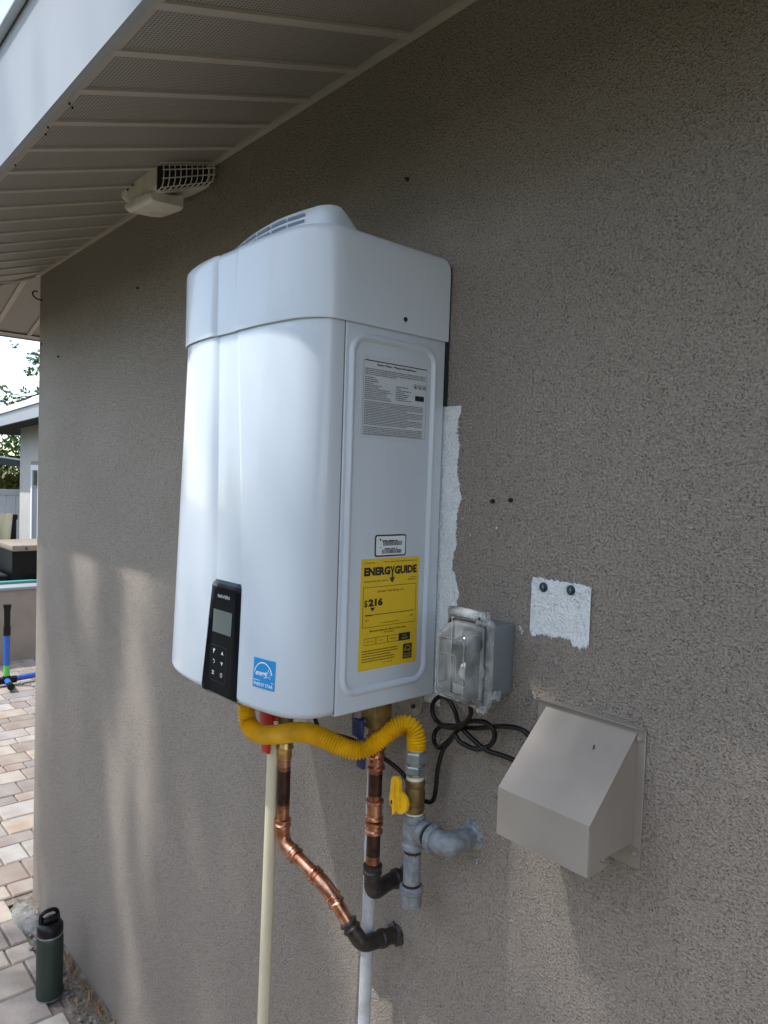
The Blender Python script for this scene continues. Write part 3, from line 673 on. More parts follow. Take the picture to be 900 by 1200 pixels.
# --- control panel on the front
panel_b = B(); rows_ = 26; cols_ = 12; ZPt = 1.5385; ZPb = Z0 - .001
vs = []
for j in range(rows_ + 1):
    t = j / rows_; z = ZPb + (ZPt - ZPb) * t
    l = -1.0475 + .0165 * t; r = -.9415 - .0050 * t
    if t > .955: k = (t - .955) / .045; s_ = 1 - math.sqrt(max(0, 1 - k * k)); l += .006 * s_; r -= .006 * s_
    for i in range(cols_ + 1):
        u = i / cols_; x = l + (r - l) * u; e = min(u, 1 - u); d = .0045 if 1 / cols_ <= u <= 1 - 1 / cols_ else .0
        if t > .985: d *= .3
        y = yf(x, z) + (.009 * max(0, (Z0 + .010 - z) / .010) ** 2)
        vs.append((x, y - .0004 - d, z))
panel_b.add(vs, [(j * (cols_ + 1) + i, j * (cols_ + 1) + i + 1, (j + 1) * (cols_ + 1) + i + 1, (j + 1) * (cols_ + 1) + i) for j in range(rows_) for i in range(cols_)], True)
panel = build('control_panel', panel_b, M['black_gloss'], heater)
def fp(u, v, d=.0058): return (u, yf(u, v) - d, v)
def onface(b, u0, u1, v0, v1, d, n=4):
    p = []
    for i in range(n + 1):
        u = u0 + (u1 - u0) * i / n; p += [fp(u, v0, d), fp(u, v1, d)]
    b.add(p, [(2 * i, 2 * i + 2, 2 * i + 3, 2 * i + 1) for i in range(n)])
g = B(); onface(g, -1.0185, -.9635, 1.4575, 1.4930, .0056); build('screen', g, M['screen'], panel)
g = B(); fit(g, 'NAVIEN', -1.008, -.974, 1.5120, 1.5172, lambda u, v: fp(u, v, .0056), .0); build('lettering', g, M['icon'], panel)
g = B()
def iarc(cx, cz, r, a0, a1, w, d=.0056):
    n = 10
    for k in range(n):
        a = R(a0 + (a1 - a0) * k / n); b_ = R(a0 + (a1 - a0) * (k + 1) / n)
        g.add([fp(cx + math.cos(a) * r, cz + math.sin(a) * r, d), fp(cx + math.cos(a) * (r + w), cz + math.sin(a) * (r + w), d), fp(cx + math.cos(b_) * (r + w), cz + math.sin(b_) * (r + w), d), fp(cx + math.cos(b_) * r, cz + math.sin(b_) * r, d)], [(0, 1, 2, 3)])
xl, xr = -1.0095, -.9850
z1, z2, z3 = 1.4285, 1.4120, 1.3945
g.add([fp(xl - .003, z1 + .003), fp(xl + .003, z1 + .003), fp(xl + .003, z1 + .001), fp(xl, z1 - .001), fp(xl, z1 - .004), fp(xl - .002, z1 - .004)], [(0, 1, 2, 3, 4, 5)])
g.add([fp(xr, z1 + .003), fp(xr - .0035, z1 - .0025), fp(xr + .0035, z1 - .0025)], [(0, 1, 2)])
iarc(xl, z2, .0022, -90, 150, .001)
g.add([fp(xr, z2 - .003), fp(xr + .0035, z2 + .0025), fp(xr - .0035, z2 + .0025)], [(0, 1, 2)])
for kx in (-.003, .0005):
    for kz in (-.003, .0005): onface(g, xl + kx, xl + kx + .0024, z3 + kz, z3 + kz + .0024, .0056, 1)
iarc(xr, z3, .0024, 110, 430, .001); onface(g, xr - .0004, xr + .0004, z3, z3 + .004, .0056, 1)
build('button_icons', g, M['icon'], panel)
g = B()
for (u0, u1, v0, v1) in ((-1.0205, -1.0200, 1.383, 1.437), (-.9740, -.9735, 1.383, 1.437), (-1.0205, -.9735, 1.3825, 1.383), (-1.0205, -.9735, 1.437, 1.4375)): onface(g, u0, u1, v0, v1, .0055, 2)
build('keypad_outline', g, mat('keypad_line', (0.05, 0.05, 0.055), 0.3), panel)

# --- blue star sticker on the front
stk = B(); p = []; SX0, SX1, SZ0, SZ1 = -.9040, -.8605, 1.3965, 1.4390
def sp(u, v, d=.0009): return (u, yf(u, v) - d, v)
for i in range(9):
    u = SX0 + (SX1 - SX0) * i / 8; p += [sp(u, SZ0), sp(u, SZ1)]
stk.add(p, [(2 * i, 2 * i + 2, 2 * i + 3, 2 * i + 1) for i in range(8)])
sticker = build('efficiency_sticker', stk, M['cyan'], heater, label='small blue star logo sticker')
g = B(); d2 = .0014; W_ = SX1 - SX0; H_ = SZ1 - SZ0
def sq(u, v): return sp(SX0 + u * W_, SZ0 + v * H_, d2)
for k in range(14):
    a = R(12 + 156 * k / 14); b_ = R(12 + 156 * (k + 1) / 14); cx_, cz_ = .48, .42
    g.add([sq(cx_ + math.cos(a) * .40, cz_ + math.sin(a) * .44), sq(cx_ + math.cos(a) * .435, cz_ + math.sin(a) * .48), sq(cx_ + math.cos(b_) * .435, cz_ + math.sin(b_) * .48), sq(cx_ + math.cos(b_) * .40, cz_ + math.sin(b_) * .44)], [(0, 1, 2, 3)])
star = []
for k in range(10):
    a = R(90 + 36 * k); r_ = .19 if k % 2 == 0 else .08; star.append((.74 + math.cos(a) * r_ * .9, .52 + math.sin(a) * r_))
for k in range(10):
    (a, b_), (c, d) = star[k], star[(k + 1) % 10]
    m_ = .80
    g.add([sq(a, b_), sq(c, d), sq(.74 + (c - .74) * m_, .52 + (d - .52) * m_), sq(.74 + (a - .74) * m_, .52 + (b_ - .52) * m_)], [(0, 1, 2, 3)])
fit(g, 'energy', .10, .66, .36, .56, sq, .03, .06)
rect(g, .02, .98, .245, .265, sq)
fit(g, 'ENERGY STAR', .06, .95, .07, .19, sq, .02)
build('sticker_print', g, M['print_white'], sticker)

# --- labels on the side face (text runs towards the wall)
def card(name, y0, y1, z0, z1, m, th, lab=None, r=0.0):
    b = B(); pts = rrect(y0, y1, z0, z1, max(r, .0004), WX, 4)
    b.v = [(WX - .0002, p[1], p[2]) for p in pts] + [(WX + th, p[1], p[2]) for p in pts]; n = len(pts)
    b.f = [tuple(range(n)), tuple(range(n, 2 * n))] + [(i, (i + 1) % n, n + (i + 1) % n, n + i) for i in range(n)]; b.sm = [False] * len(b.f)
    return build(name, b, m, heater, label=lab)
EY0, EY1, EZ0, EZ1 = -.1665, -.0485, 1.4185, 1.5850
eg = card('energy_label', EY0, EY1, EZ0, EZ1, M['yellow_label'], .0004, 'yellow energy cost label with black print')
def te(u, v, d=.0008): return (WX + d, EY0 + u * (EY1 - EY0), EZ1 - v * (EZ1 - EZ0))
g = B(); f = B()
def T(b, s_, u0, u1, v0, v1, bold=0.0): fit(b, s_, u0, u1, v1, v0, te, bold)   # v measured from the top
T(f, 'U.S. Government', .05, .22, .028, .042); T(f, 'Federal law prohibits removal of this label before consumer purchase.', .37, .95, .026, .042)
T(g, 'ENERG', .05, .485, .075, .152, .055); T(g, 'GUIDE', .560, .955, .075, .152, .055)
def poly(b, pts): b.add([te(u, v) for u, v in pts], [tuple(range(len(pts)))])
poly(g, [(.488, .075), (.508, .075), (.524, .112), (.540, .075), (.562, .075), (.536, .128), (.536, .195), (.512, .195), (.512, .128)])
poly(g, [(.478, .182), (.494, .172), (.524, .202), (.554, .172), (.570, .182), (.524, .232)])
T(f, 'Instantaneous Water Heater - Natural Gas', .05, .46, .192, .208); T(f, 'Model(s)', .85, .95, .182, .196); T(f, 'NPE-240A', .80, .95, .203, .217)
def fr(u0, u1, v0, v1, w=.005): 
    for a in ((u0, u1, v0, v0 + w * .7), (u0, u1, v1 - w * .7, v1), (u0, u0 + w, v0, v1), (u1 - w, u1, v0, v1)): rect(f, *a, te)
fr(.045, .955, .252, .615)
T(f, 'Estimated Yearly Energy Cost', .28, .73, .285, .312)
build('heading_print', g, M['print_black'], eg); g = B()
T(g, '$', .065, .120, .366, .436, .015); T(g, '216', .135, .375, .358, .428, .06)
poly(g, [(.165, .438), (.245, .438), (.205, .475)])
rect(f, .09, .91, .503, .508, te); rect(g, .09, .20, .501, .511, te)
for k in range(5): rect(f, .09 + k * .205 - .002, .09 + k * .205 + .002, .490, .508, te)
T(f, '$210', .09, .15, .543, .560); T(f, '$288', .86, .915, .543, .560); T(f, 'Cost Range of Similar Models', .35, .66, .578, .594)
T(f, 'Maximum Gallons Per Minute of Hot Water', .17, .80, .640, .660, .01); T(f, '(77\u00b0F Rise)', .41, .58, .668, .686, .01)
for k in range(3): fr(.08 + k * .198, .08 + (k + 1) * .198, .712, .775)
T(f, 'VERY SMALL', .11, .25, .737, .750); T(f, 'LOW', .34, .40, .737, .750); T(f, 'MEDIUM', .52, .63, .737, .750)
build('price_print', g, M['print_black'], eg); g = B()
rect(g, .674, .875, .708, .779, te)
g2 = B(); fit(g2, '5.2', .74, .81, .738, .722, lambda u, v: te(u, v, .0012)); fit(g2, 'HIGH', .72, .83, .764, .748, lambda u, v: te(u, v, .0012))
for k in range(5): fineprint(f, .05, .66 if k < 3 else .60, .822 + k * .024, .009, te, 40 + k, 1 if k != 2 else .8)
T(f, 'ftc.gov/energy', .40, .57, .945, .960)
rect(g, .755, .915, .815, .955, te)
for k in range(12):
    a = R(12 + 156 * k / 12); b_ = R(12 + 156 * (k + 1) / 12); q = lambda a_, r_: te(.835 + math.cos(a_) * r_ * 1.15, .882 - math.sin(a_) * r_, .0012)
    g2.add([q(a, .046), q(a, .052), q(b_, .052), q(b_, .046)], [(0, 1, 2, 3)])
fit(g2, 'energy', .775, .88, .888, .866, lambda u, v: te(u, v, .0012)); rect(g2, .765, .905, .908, .912, lambda u, v: te(u, v, .0012)); fit(g2, 'ENERGY STAR', .77, .90, .943, .924, lambda u, v: te(u, v, .0012))
build('black_panel', g, M['print_black'], eg); build('small_print', f, M['print_black'], eg); build('reversed_print', g2, M['yellow_label'], eg)

RY0, RY1, RZ0, RZ1 = -.1775, -.0420, 1.7630, 1.8830
rl = card('rating_label', RY0, RY1, RZ0, RZ1, M['label_clear'], .0004, 'large silver data label covered in fine print')
def tr(u, v, d=.0008): return (WX + d, RY0 + u * (RY1 - RY0), RZ1 - v * (RZ1 - RZ0))
f = B(); g = B()
rect(g, .045, .965, .060, .070, tr)
fit(g, 'Rating Plate - Plaque Signal\u00e9tique', .22, .80, .122, .090, tr, .03)
for k in range(4): fineprint(f, .05, .95, .150 + k * .022 + .011, .010, tr, k, 1 if k < 3 else .5)
for k in range(12): fineprint(f, .05, .45, .262 + k * .0235, .011, tr, 10 + k, (.35, .45, .5, .3, .6, .5, .9, .95, .8, .75, .9, .95)[k])
for k in range(8): fineprint(f, .50, .76, .330 + k * .0235, .011, tr, 30 + k, (.7, .3, .9, .5, .8, .7, .6, .9)[k])
for k in range(15): fineprint(f, .05, .95, .555 + k * .0195, .0095, tr, 50 + k, .97 if k % 5 != 4 else .7)
for k in range(5): fineprint(f, .05, .95, .862 + k * .0205, .0098, tr, 80 + k, .97)
for k in (0, 1, 2):
    cxk = .795 + k * .068
    for j in range(12):
        a = R(30 * j); b_ = R(30 * j + 30); g.add([tr(cxk + math.cos(a) * .024, .30 + math.sin(a) * .027), tr(cxk + math.cos(a) * .029, .30 + math.sin(a) * .032), tr(cxk + math.cos(b_) * .029, .30 + math.sin(b_) * .032), tr(cxk + math.cos(b_) * .024, .30 + math.sin(b_) * .032 - .005 * math.sin(b_))], [(0, 1, 2, 3)])
    g.add([tr(cxk - .013, .315), tr(cxk + .013, .315), tr(cxk, .282)], [(0, 1, 2)])
rect(g, .795, .935, .415, .480, tr)
rect(f, .03, .033, .06, .96, tr); rect(f, .967, .970, .06, .96, tr); rect(f, .03, .97, .957, .960, tr)
build('heading_print', g, M['print_black'], rl); build('fine_print', f, M['print_grey'], rl, kind='stuff')
BY0, BY1, BZ0, BZ1 = -.1415, -.0780, 1.5875, 1.6205
bl = card('barcode_label', BY0, BY1, BZ0, BZ1, M['print_black'], .0004, 'small white barcode label with black rounded border', .004)
b = B(); pts = rrect(BY0 + .0022, BY1 - .0022, BZ0 + .0022, BZ1 - .0022, .0028, WX, 4); b.v = [(WX + .0008, p[1], p[2]) for p in pts]; b.f = [tuple(range(len(pts)))]; b.sm = [False]
build('label_face', b, M['label_white'], bl)
def tb(u, v): return (WX + .0012, BY0 + u * (BY1 - BY0), BZ1 - v * (BZ1 - BZ0))
g = B(); rgb = random.Random(2)
for (u0, u1, v0, v1) in ((.25, .85, .30, .50), (.22, .85, .68, .86)):
    u = u0
    while u < u1: w = rgb.uniform(.006, .02); rect(g, u, u + w, v0, v1, tb); u += w + rgb.uniform(.006, .018)
fineprint(g, .22, .75, .25, .055, tb, 5, .9); fineprint(g, .30, .72, .62, .05, tb, 6, .95); rect(g, .13, .18, .18, .26, tb); rect(g, .15, .18, .56, .60, tb)
build('barcode_print', g, M['print_black'], bl)

# ================================================================== OUTLET BOX WITH CLEAR COVER
ob = thing('outlet_box', 'grey outdoor outlet box under a scuffed clear bubble cover beside the heater', 'outlet box', (-.69, 0, 1.45))
g = B(); g.bbox(-.718, -.656, -.060, -.0005, 1.397, 1.500, .003); build('box', g, M['greybox'], ob)
g = B(); g.box(-.720, -.6515, -.0655, -.0602, 1.394, 1.503); build('gasket', g, M['dark'], ob)
def rr_y(x0, x1, z0, z1, r, y, n=5):
    out = []
    for cx_, cz_, a0 in ((x1 - r, z1 - r, 0), (x0 + r, z1 - r, 90), (x0 + r, z0 + r, 180), (x1 - r, z0 + r, 270)):
        for k in range(n + 1):
            a = R(a0 + 90 * k / n); out.append((cx_ + r * math.cos(a), y, cz_ + r * math.sin(a)))
    return out
g = B(); g.loft([rr_y(-.722, -.640, 1.386, 1.514, .010, -.0658), rr_y(-.722, -.640, 1.386, 1.514, .010, -.0735), rr_y(-.717, -.645, 1.391, 1.509, .010, -.0765)], cap0=False, cap1=False)
build('cover_base', g, M['frost'], ob)
g = B(); g.loft([rr_y(-.711, -.6455, 1.394, 1.506, .010, -.0765), rr_y(-.709, -.6460, 1.396, 1.504, .010, -.090), rr_y(-.705, -.6470, 1.400, 1.496, .009, -.108), rr_y(-.701, -.6500, 1.406, 1.488, .008, -.1155), rr_y(-.695, -.657, 1.412, 1.481, .007, -.1175)], cap0=False)
build('bubble_cover', g, M['clear'], ob)
g = B(); g.tube([(-.716, -.074, 1.516), (-.69, -.074, 1.517), (-.650, -.074, 1.516)], .0075, 12); g.bbox(-.664, -.646, -.080, -.066, 1.504, 1.524, .003); build('hinge', g, M['frost'], ob)
g = B(); g.bbox(-.647, -.637, -.076, -.050, 1.398, 1.414, .002); g.bbox(-.657, -.640, -.080, -.073, 1.382, 1.396, .003); build('latch', g, M['frost'], ob)
g = B(); g.bbox(-.713, -.658, -.068, -.0656, 1.396, 1.500, .002); build('receptacle', g, M['screen_white'], ob)
g = B(); g.bbox(-.705, -.682, -.078, -.0682, 1.412, 1.478, .004); build('socket', g, M['dark'], ob)
g = B(); g.tube([(-.672, -.0685, 1.476), (-.672, -.096, 1.476)], .0135, 16); g.bbox(-.684, -.658, -.088, -.0685, 1.468, 1.496, .005); build('plug', g, M['black'], ob)
g = B(); g.tube([(-.668, -.0685, 1.438), (-.668, -.088, 1.438), (-.668, -.094, 1.436)], [.015, .014, .010], 18); build('plug_cap', g, M['label_white'], ob)
g = B()
ring = rr_y(-.701, -.6500, 1.406, 1.488, .008, -.1160); ring.append(ring[0]); g.tube(ring, .0008, 6, caps=False)
for (xa, xb, za, zb) in ((-.695, -.662, 1.418, 1.466),):
    rr = rr_y(xa, xb, za, zb, .006, -.1180); rr.append(rr[0]); g.tube(rr, .0004, 5, caps=False)
g.box(-.652, -.6505, -.110, -.082, 1.404, 1.494)
build('moulded_edge', g, M['frost'], ob)
g = B(); fit(g, 'WARNING', -.694, -.662, 1.4075, 1.4145, lambda u, v: (u, -.1181, v), .02); build('moulded_lettering', g, M['clear'], ob)
g = B(); g.cyl((-.6465, -.0766, 1.389), (-.6465, -.0775, 1.389), .0022, 8); g.cyl((-.655, -.0806, 1.515), (-.655, -.0816, 1.515), .0022, 8); build('cover_screw', g, M['dark'], ob)

# ================================================================== POWER CORD
cord_pts1 = [(-.676, -.075, 1.405), (-.6765, -.07, 1.388), (-.690, -.052, 1.366), (-.718, -.034, 1.340), (-.735, -.030, 1.325), (-.753, -.030, 1.303), (-.776, -.026, 1.285), (-.795, -.018, 1.289), (-.797, -.013, 1.303), (-.782, -.013, 1.316), (-.756, -.014, 1.323), (-.711, -.018, 1.333), (-.675, -.016, 1.345), (-.654, -.016, 1.351), (-.628, -.014, 1.354), (-.612, -.012, 1.346), (-.596, -.010, 1.325),
             (-.600, -.009, 1.308), (-.615, -.010, 1.303), (-.637, -.012, 1.305), (-.660, -.014, 1.306), (-.685, -.020, 1.308), (-.713, -.024, 1.320), (-.737, -.024, 1.333), (-.754, -.016, 1.347), (-.772, -.013, 1.361), (-.792, -.012, 1.360), (-.806, -.012, 1.345), (-.805, -.012, 1.328), (-.790, -.013, 1.318), (-.756, -.022, 1.322),
             (-.725, -.030, 1.338), (-.707, -.030, 1.347), (-.687, -.024, 1.350), (-.673, -.020, 1.342), (-.672, -.018, 1.328), (-.682, -.018, 1.314), (-.700, -.026, 1.306), (-.722, -.036, 1.312), (-.735, -.036, 1.320), (-.750, -.030, 1.303), (-.767, -.026, 1.284), (-.777, -.025, 1.253), (-.780, -.025, 1.222), (-.783, -.025, 1.203), (-.790, -.026, 1.193), (-.806, -.030, 1.193), (-.826, -.034, 1.208), (-.846, -.040, 1.227), (-.866, -.05, 1.240), (-.888, -.065, 1.254), (-.907, -.095, 1.274), (-.939, -.120, 1.282), (-.956, -.13, 1.290), (-.965, -.135, 1.33), (-.965, -.135, 1.357)]
g = B(); g.tube(resample(catmull(cord_pts1, 8), .004), .0037, 12)
tag(build('power_cord', g, M['black'], loc=(-.70, -.02, 1.33)), 'black power cord looped and knotted below the outlet box', 'power cord')

# ================================================================== GAS LINE
gas = thing('gas_line', 'galvanised gas line with yellow valve and yellow corrugated connector leaving the wall', 'gas pipe', (-.797, -.055, 1.158))
gx, gy, gz = -.797, -.055, 1.158
flex = [(-1.084, -.192, 1.345), (-1.083, -.192, 1.318), (-1.079, -.192, 1.294), (-1.075, -.192, 1.277), (-1.057, -.190, 1.266), (-1.029, -.185, 1.266), (-.992, -.180, 1.277), (-.960, -.175, 1.288), (-.930, -.168, 1.294), (-.902, -.160, 1.293), (-.883, -.152, 1.288), (-.868, -.142, 1.283), (-.858, -.132, 1.280), (-.850, -.120, 1.281), (-.842, -.108, 1.287), (-.835, -.096, 1.297), (-.828, -.083, 1.309), (-.819, -.072, 1.318), (-.809, -.063, 1.320), (-.801, -.057, 1.312), (gx, gy, 1.298), (gx, gy, 1.284)]
pts = resample(catmull(flex, 10), .00105); rad = [.0141 + .0019 * math.sin(2 * math.pi * i * .00105 / .0042) for i in range(len(pts))]
g = B(); g.tube(pts, rad, 22); build('corrugated_connector', g, M['yellow_flex'], gas)
g = B()
def hexn(z0, z1, r): g.tube([(gx, gy, z0), (gx, gy, z0 + .0015), (gx, gy, z1 - .0015), (gx, gy, z1)], [r * .92, r, r, r * .92], 6, smooth=False)
g.tube([(gx, gy, 1.262), (gx, gy, 1.284)], .0145, 24); hexn(1.263, 1.280, .0185); hexn(1.246, 1.2585, .0178); g.tube([(gx, gy, 1.240), (gx, gy, 1.264)], .0135, 24)
build('union_nut', g, M['zinc'], gas)
g = B(); g.tube([(gx, gy, 1.2345), (gx, gy, 1.241)], .0138, 20); build('thread_tape', g, M['tape'], gas)
g = B(); g.tube([(gx, gy, z_) for z_ in (1.184, 1.188, 1.194, 1.196, 1.203, 1.210, 1.217, 1.224, 1.226, 1.232, 1.2355)], [.0150, .0165, .0165, .0145, .0165, .0170, .0165, .0145, .0160, .0160, .0150], 20)
valve = build('gas_valve', g, M['brass'], gas)
g = B(); g.tube([(gx, gy - .012, 1.207), (gx, gy - .022, 1.207), (gx, gy - .026, 1.207)], [.008, .008, .006], 12); build('stem', g, M['brass'], valve)
# yellow wing handle, turned up along the pipe
hc = Vector((gx - .006, gy - .030, 1.208))
g = B(); disc = [(hc.x + .0205 * math.cos(a) + .002, hc.z + .0180 * math.sin(a) - .002) for a in [2 * math.pi * k / 28 for k in range(28)]]
pts2 = []
for (xx, zz) in disc: pts2.append((xx, zz))
def slab(b, pl, y0, y1):
    n = len(pl); b.add([(p[0], y0, p[1]) for p in pl] + [(p[0], y1, p[1]) for p in pl], [tuple(range(n)), tuple(range(2 * n - 1, n - 1, -1))] + [(i, (i + 1) % n, n + (i + 1) % n, n + i) for i in range(n)])
slab(g, pts2, hc.y - .002, hc.y + .0035)
lev = [(-.0115, -.006), (.0095, -.006), (.0088, .030), (.0060, .036), (0, .038), (-.0070, .036), (-.0105, .030)]
slab(g, [(hc.x + a, hc.z + b_) for a, b_ in lev], hc.y - .0065, hc.y - .0005)
slab(g, [(hc.x - .0014, hc.z - .020), (hc.x + .0014, hc.z - .020), (hc.x + .0014, hc.z + .034), (hc.x - .0014, hc.z + .034)], hc.y - .0105, hc.y - .0055)
build('handle', g, M['yellow_handle'], valve)
g = B(); g.cyl((hc.x - .006, hc.y - .0066, hc.z - .004), (hc.x - .006, hc.y - .0078, hc.z - .004), .0030, 10); build('handle_screw', g, M['dark'], valve)
g = B(); g.tube([(gx, gy, 1.1795), (gx, gy, 1.186)], .0148, 20); build('thread_tape', g, M['tape'], gas)
g = B(); g.band((gx, gy, 1.167), (gx, gy, 1.181), .0190); g.tube([(gx, gy, 1.172), (gx, gy, 1.160), (gx, gy, 1.150), (gx, gy, 1.136)], [.0165, .0172, .0178, .0170], 24); g.band((gx, gy, 1.124), (gx, gy, 1.137), .0190)
g.tube([(gx, gy, gz), (gx + .020, gy, gz)], .0165, 20); g.band((gx + .018, gy, gz), (gx + .030, gy, gz), .0190)
build('tee', g, M['galv'], gas)
ex = -.722
g = B(); g.tube([(gx + .028, gy, gz), (ex - .022, gy, gz)], .0140, 20); g.tube([(ex, gy + .018, gz), (ex, .0, gz)], .0140, 20); build('nipple', g, M['galv'], gas)
g = B()
for k in range(5): g.tube([(gx + .0305 + k * .0016, gy, gz), (gx + .0313 + k * .0016, gy, gz), (gx + .0321 + k * .0016, gy, gz)], [.0142, .0152, .0142], 18)
build('thread', g, M['dark'], gas)
g = B(); ep = roundpath([(ex - .030, gy, gz), (ex, gy, gz), (ex, gy + .030, gz)], .022, 8); g.tube(ep, .0175, 22)
g.band((ex - .037, gy, gz), (ex - .025, gy, gz), .0212); g.band((ex, gy + .022, gz), (ex, gy + .035, gz), .0212); build('elbow', g, M['galv'], gas)
g = B(); g.cyl((gx, gy, 1.115), (gx, gy, 1.1265), .0138); build('joint_compound', g, M['dark'], gas)
g = B(); g.cyl((gx, gy, 1.055), (gx, gy, 1.118), .0138, 24); build('drip_leg', g, M['galv'], gas)
g = B(); g.cyl((gx, gy, 1.0655), (gx, gy, 1.0695), .0146); build('rust_band', g, M['copper_dark'], gas)
g = B(); g.band((gx, gy, 1.053), (gx, gy, 1.066), .0188); g.tube([(gx, gy, 1.058), (gx, gy, 1.040), (gx, gy, 1.034), (gx, gy, 1.031)], [.0170, .0172, .0165, .0125], 24); build('pipe_cap', g, M['galv'], gas)
g = B(); g.tube([(ex, -.004, gz), (ex, -.0003, gz)], [.0175, .022], 20); build('wall_sealant', g, M['galv'], gas)

# ================================================================== COPPER PIPES
def copper_fit(b, a, c, r, n=20):
    """press fitting collar: rings at both ends"""
    a = Vector(a); c = Vector(c); d = (c - a).normalized(); L = (c - a).length
    prof3 = [(0, r * 1.05), (.0015, r * 1.32), (.005, r * 1.34), (.0075, r * 1.12), (L * .5, r * 1.10), (L - .0075, r * 1.12), (L - .005, r * 1.34), (L - .0015, r * 1.32), (L, r * 1.05)]
    b.tube([a + d * t for t, _ in prof3], [q for _, q in prof3], n)
hot = thing('copper_pipe', 'dark tarnished copper pipe dropping straight below the heater then bending into the wall', 'copper pipe', (-.848, -.092, 1.045))
hx, hy = -.848, -.093; rr = .0111
for za, zb in ((1.190, 1.262), (1.075, 1.145)): g = B(); g.cyl((hx, hy, za), (hx, hy, zb), rr, 20); build('pipe', g, M['copper_dark'], hot)
for za, zb in ((1.196, 1.203), (1.238, 1.245), (1.092, 1.105)): g = B(); g.cyl((hx, hy, za), (hx, hy, zb), rr * 1.012, 20); build('heat_band', g, M['copper_mid'], hot)
g = B(); copper_fit(g, (hx, hy, 1.244), (hx, hy, 1.282), rr); g.tube([(hx, hy, 1.262), (hx, hy, 1.266), (hx, hy, 1.270)], [rr * 1.1, rr * 1.3, rr * 1.1], 20); build('coupling', g, M['copper'], hot)
g = B(); copper_fit(g, (hx, hy, 1.140), (hx, hy, 1.160), rr); copper_fit(g, (hx, hy, 1.162), (hx, hy, 1.196), rr); build('coupling', g, M['copper'], hot)
g = B(); g.tube(roundpath([(hx, hy, 1.085), (hx, hy, 1.040), (hx - .012, hy + .045, 1.040), (hx - .012, -.002, 1.036)], .026, 8), rr * 1.18, 20)
copper_fit(g, (hx, hy, 1.073), (hx, hy, 1.090), rr * 1.05); g.band((hx - .012, -.036, 1.039), (hx - .012, -.022, 1.038), rr * 1.45); g.tube([(hx - .012, -.010, 1.036), (hx - .012, -.001, 1.036)], [rr * 1.2, rr * 1.55], 18)
build('elbow', g, M['copper_burnt'], hot)
g = B(); g.bbox(hx - .020, hx + .016, hy - .020, hy + .018, 1.312, 1.352, .005); g.tube([(hx, hy, z_) for z_ in (1.282, 1.288, 1.297, 1.300, 1.312)], [.013, .0175, .0175, .014, .014], 8); g.cyl((hx - .034, hy, 1.338), (hx + .01, hy, 1.338), .011, 14); g.cyl((hx, hy, 1.34), (hx, hy, 1.357), .014)
vb = build('service_valve', g, M['brass'], hot)
g = B(); hb = (hx - .024, hy - .026)
g.bbox(-.876, -.851, -.124, -.116, 1.296, 1.326, .004); g.bbox(-.862, -.843, -.1235, -.1175, 1.250, 1.300, .003); g.cyl((-.862, -.118, 1.318), (hx - .004, hy, 1.33), .007, 10)
build('handle', g, M['navy'], vb)
g = B(); g.tube(catmull([(hb[0] - .012, hb[1] - .008, 1.333), (hb[0] - .004, hb[1] - .012, 1.345), (hb[0] + .008, hb[1] - .010, 1.340), (hb[0] + .004, hb[1] - .010, 1.326)], 6), .0009, 6); build('tie_wire', g, M['copper_burnt'], vb)

cold = thing('copper_pipe', 'bright copper pipe with blue capped brass fitting bending diagonally down to a burnt elbow', 'copper pipe', (-1.05, -.13, 1.07))
cx0, cy0 = -1.049, -.131
A = Vector((-.885, -.078, .932)); Bp = Vector((-.945, -.112, 1.018)); Cc = Vector((cx0 + .004, cy0, 1.056))
for pa, pb in (((cx0, cy0, 1.098), (cx0, cy0, 1.126)), ((cx0, cy0, 1.186), (cx0, cy0, 1.215)), (Cc.lerp(Bp, .2), Bp.lerp(Cc, .2)), (Bp.lerp(A, .25), A.lerp(Bp, .28))): g = B(); g.tube([pa, pb], rr, 20); build('pipe', g, M['copper'], cold)
g = B(); g.cyl((cx0, cy0, 1.125), (cx0, cy0, 1.187), rr * 1.01, 20); build('tarnished_pipe', g, M['copper_dark'], cold)
for za, zb in ((1.118, 1.1255), (1.1865, 1.194)): g = B(); g.cyl((cx0, cy0, za), (cx0, cy0, zb), rr * 1.012, 20); build('heat_band', g, M['copper_mid'], cold)
g = B(); g.tube(roundpath([(cx0, cy0, 1.095), (cx0, cy0, 1.058), Cc.lerp(Bp, .30)], .024, 8), rr * 1.14, 20)
copper_fit(g, (cx0, cy0, 1.084), (cx0, cy0, 1.100), rr); copper_fit(g, Cc.lerp(Bp, .18), Cc.lerp(Bp, .34), rr); build('elbow', g, M['copper'], cold)
g = B(); g.tube(roundpath([Bp.lerp(Cc, .30), Bp, Bp.lerp(A, .32)], .022, 8), rr * 1.14, 20)
copper_fit(g, Bp.lerp(Cc, .16), Bp.lerp(Cc, .30), rr); copper_fit(g, Bp.lerp(A, .16), Bp.lerp(A, .33), rr); build('elbow', g, M['copper'], cold)
g = B(); E_ = A + Vector((0, 0.0, 0)); W0 = Vector((-.886, -.001, .919))
g.tube(roundpath([A.lerp(Bp, .26), A, W0.lerp(A, .3), W0], .028, 8), rr * 1.2, 20); copper_fit(g, A.lerp(Bp, .24), A.lerp(Bp, .40), rr * 1.05); g.band(W0.lerp(A, .34), W0.lerp(A, .50), rr * 1.4); g.tube([W0.lerp(A, .12), W0], [rr * 1.2, rr * 1.6], 18)
build('elbow', g, M['copper_burnt'], cold)
g = B(); g.tube([(cx0, cy0, z_) for z_ in (1.208, 1.214, 1.222, 1.226, 1.229, 1.232, 1.244)], [.0125, .0130, .0130, .0155, .0155, .0135, .0135], 20); build('adapter', g, M['brass_bright'], cold)
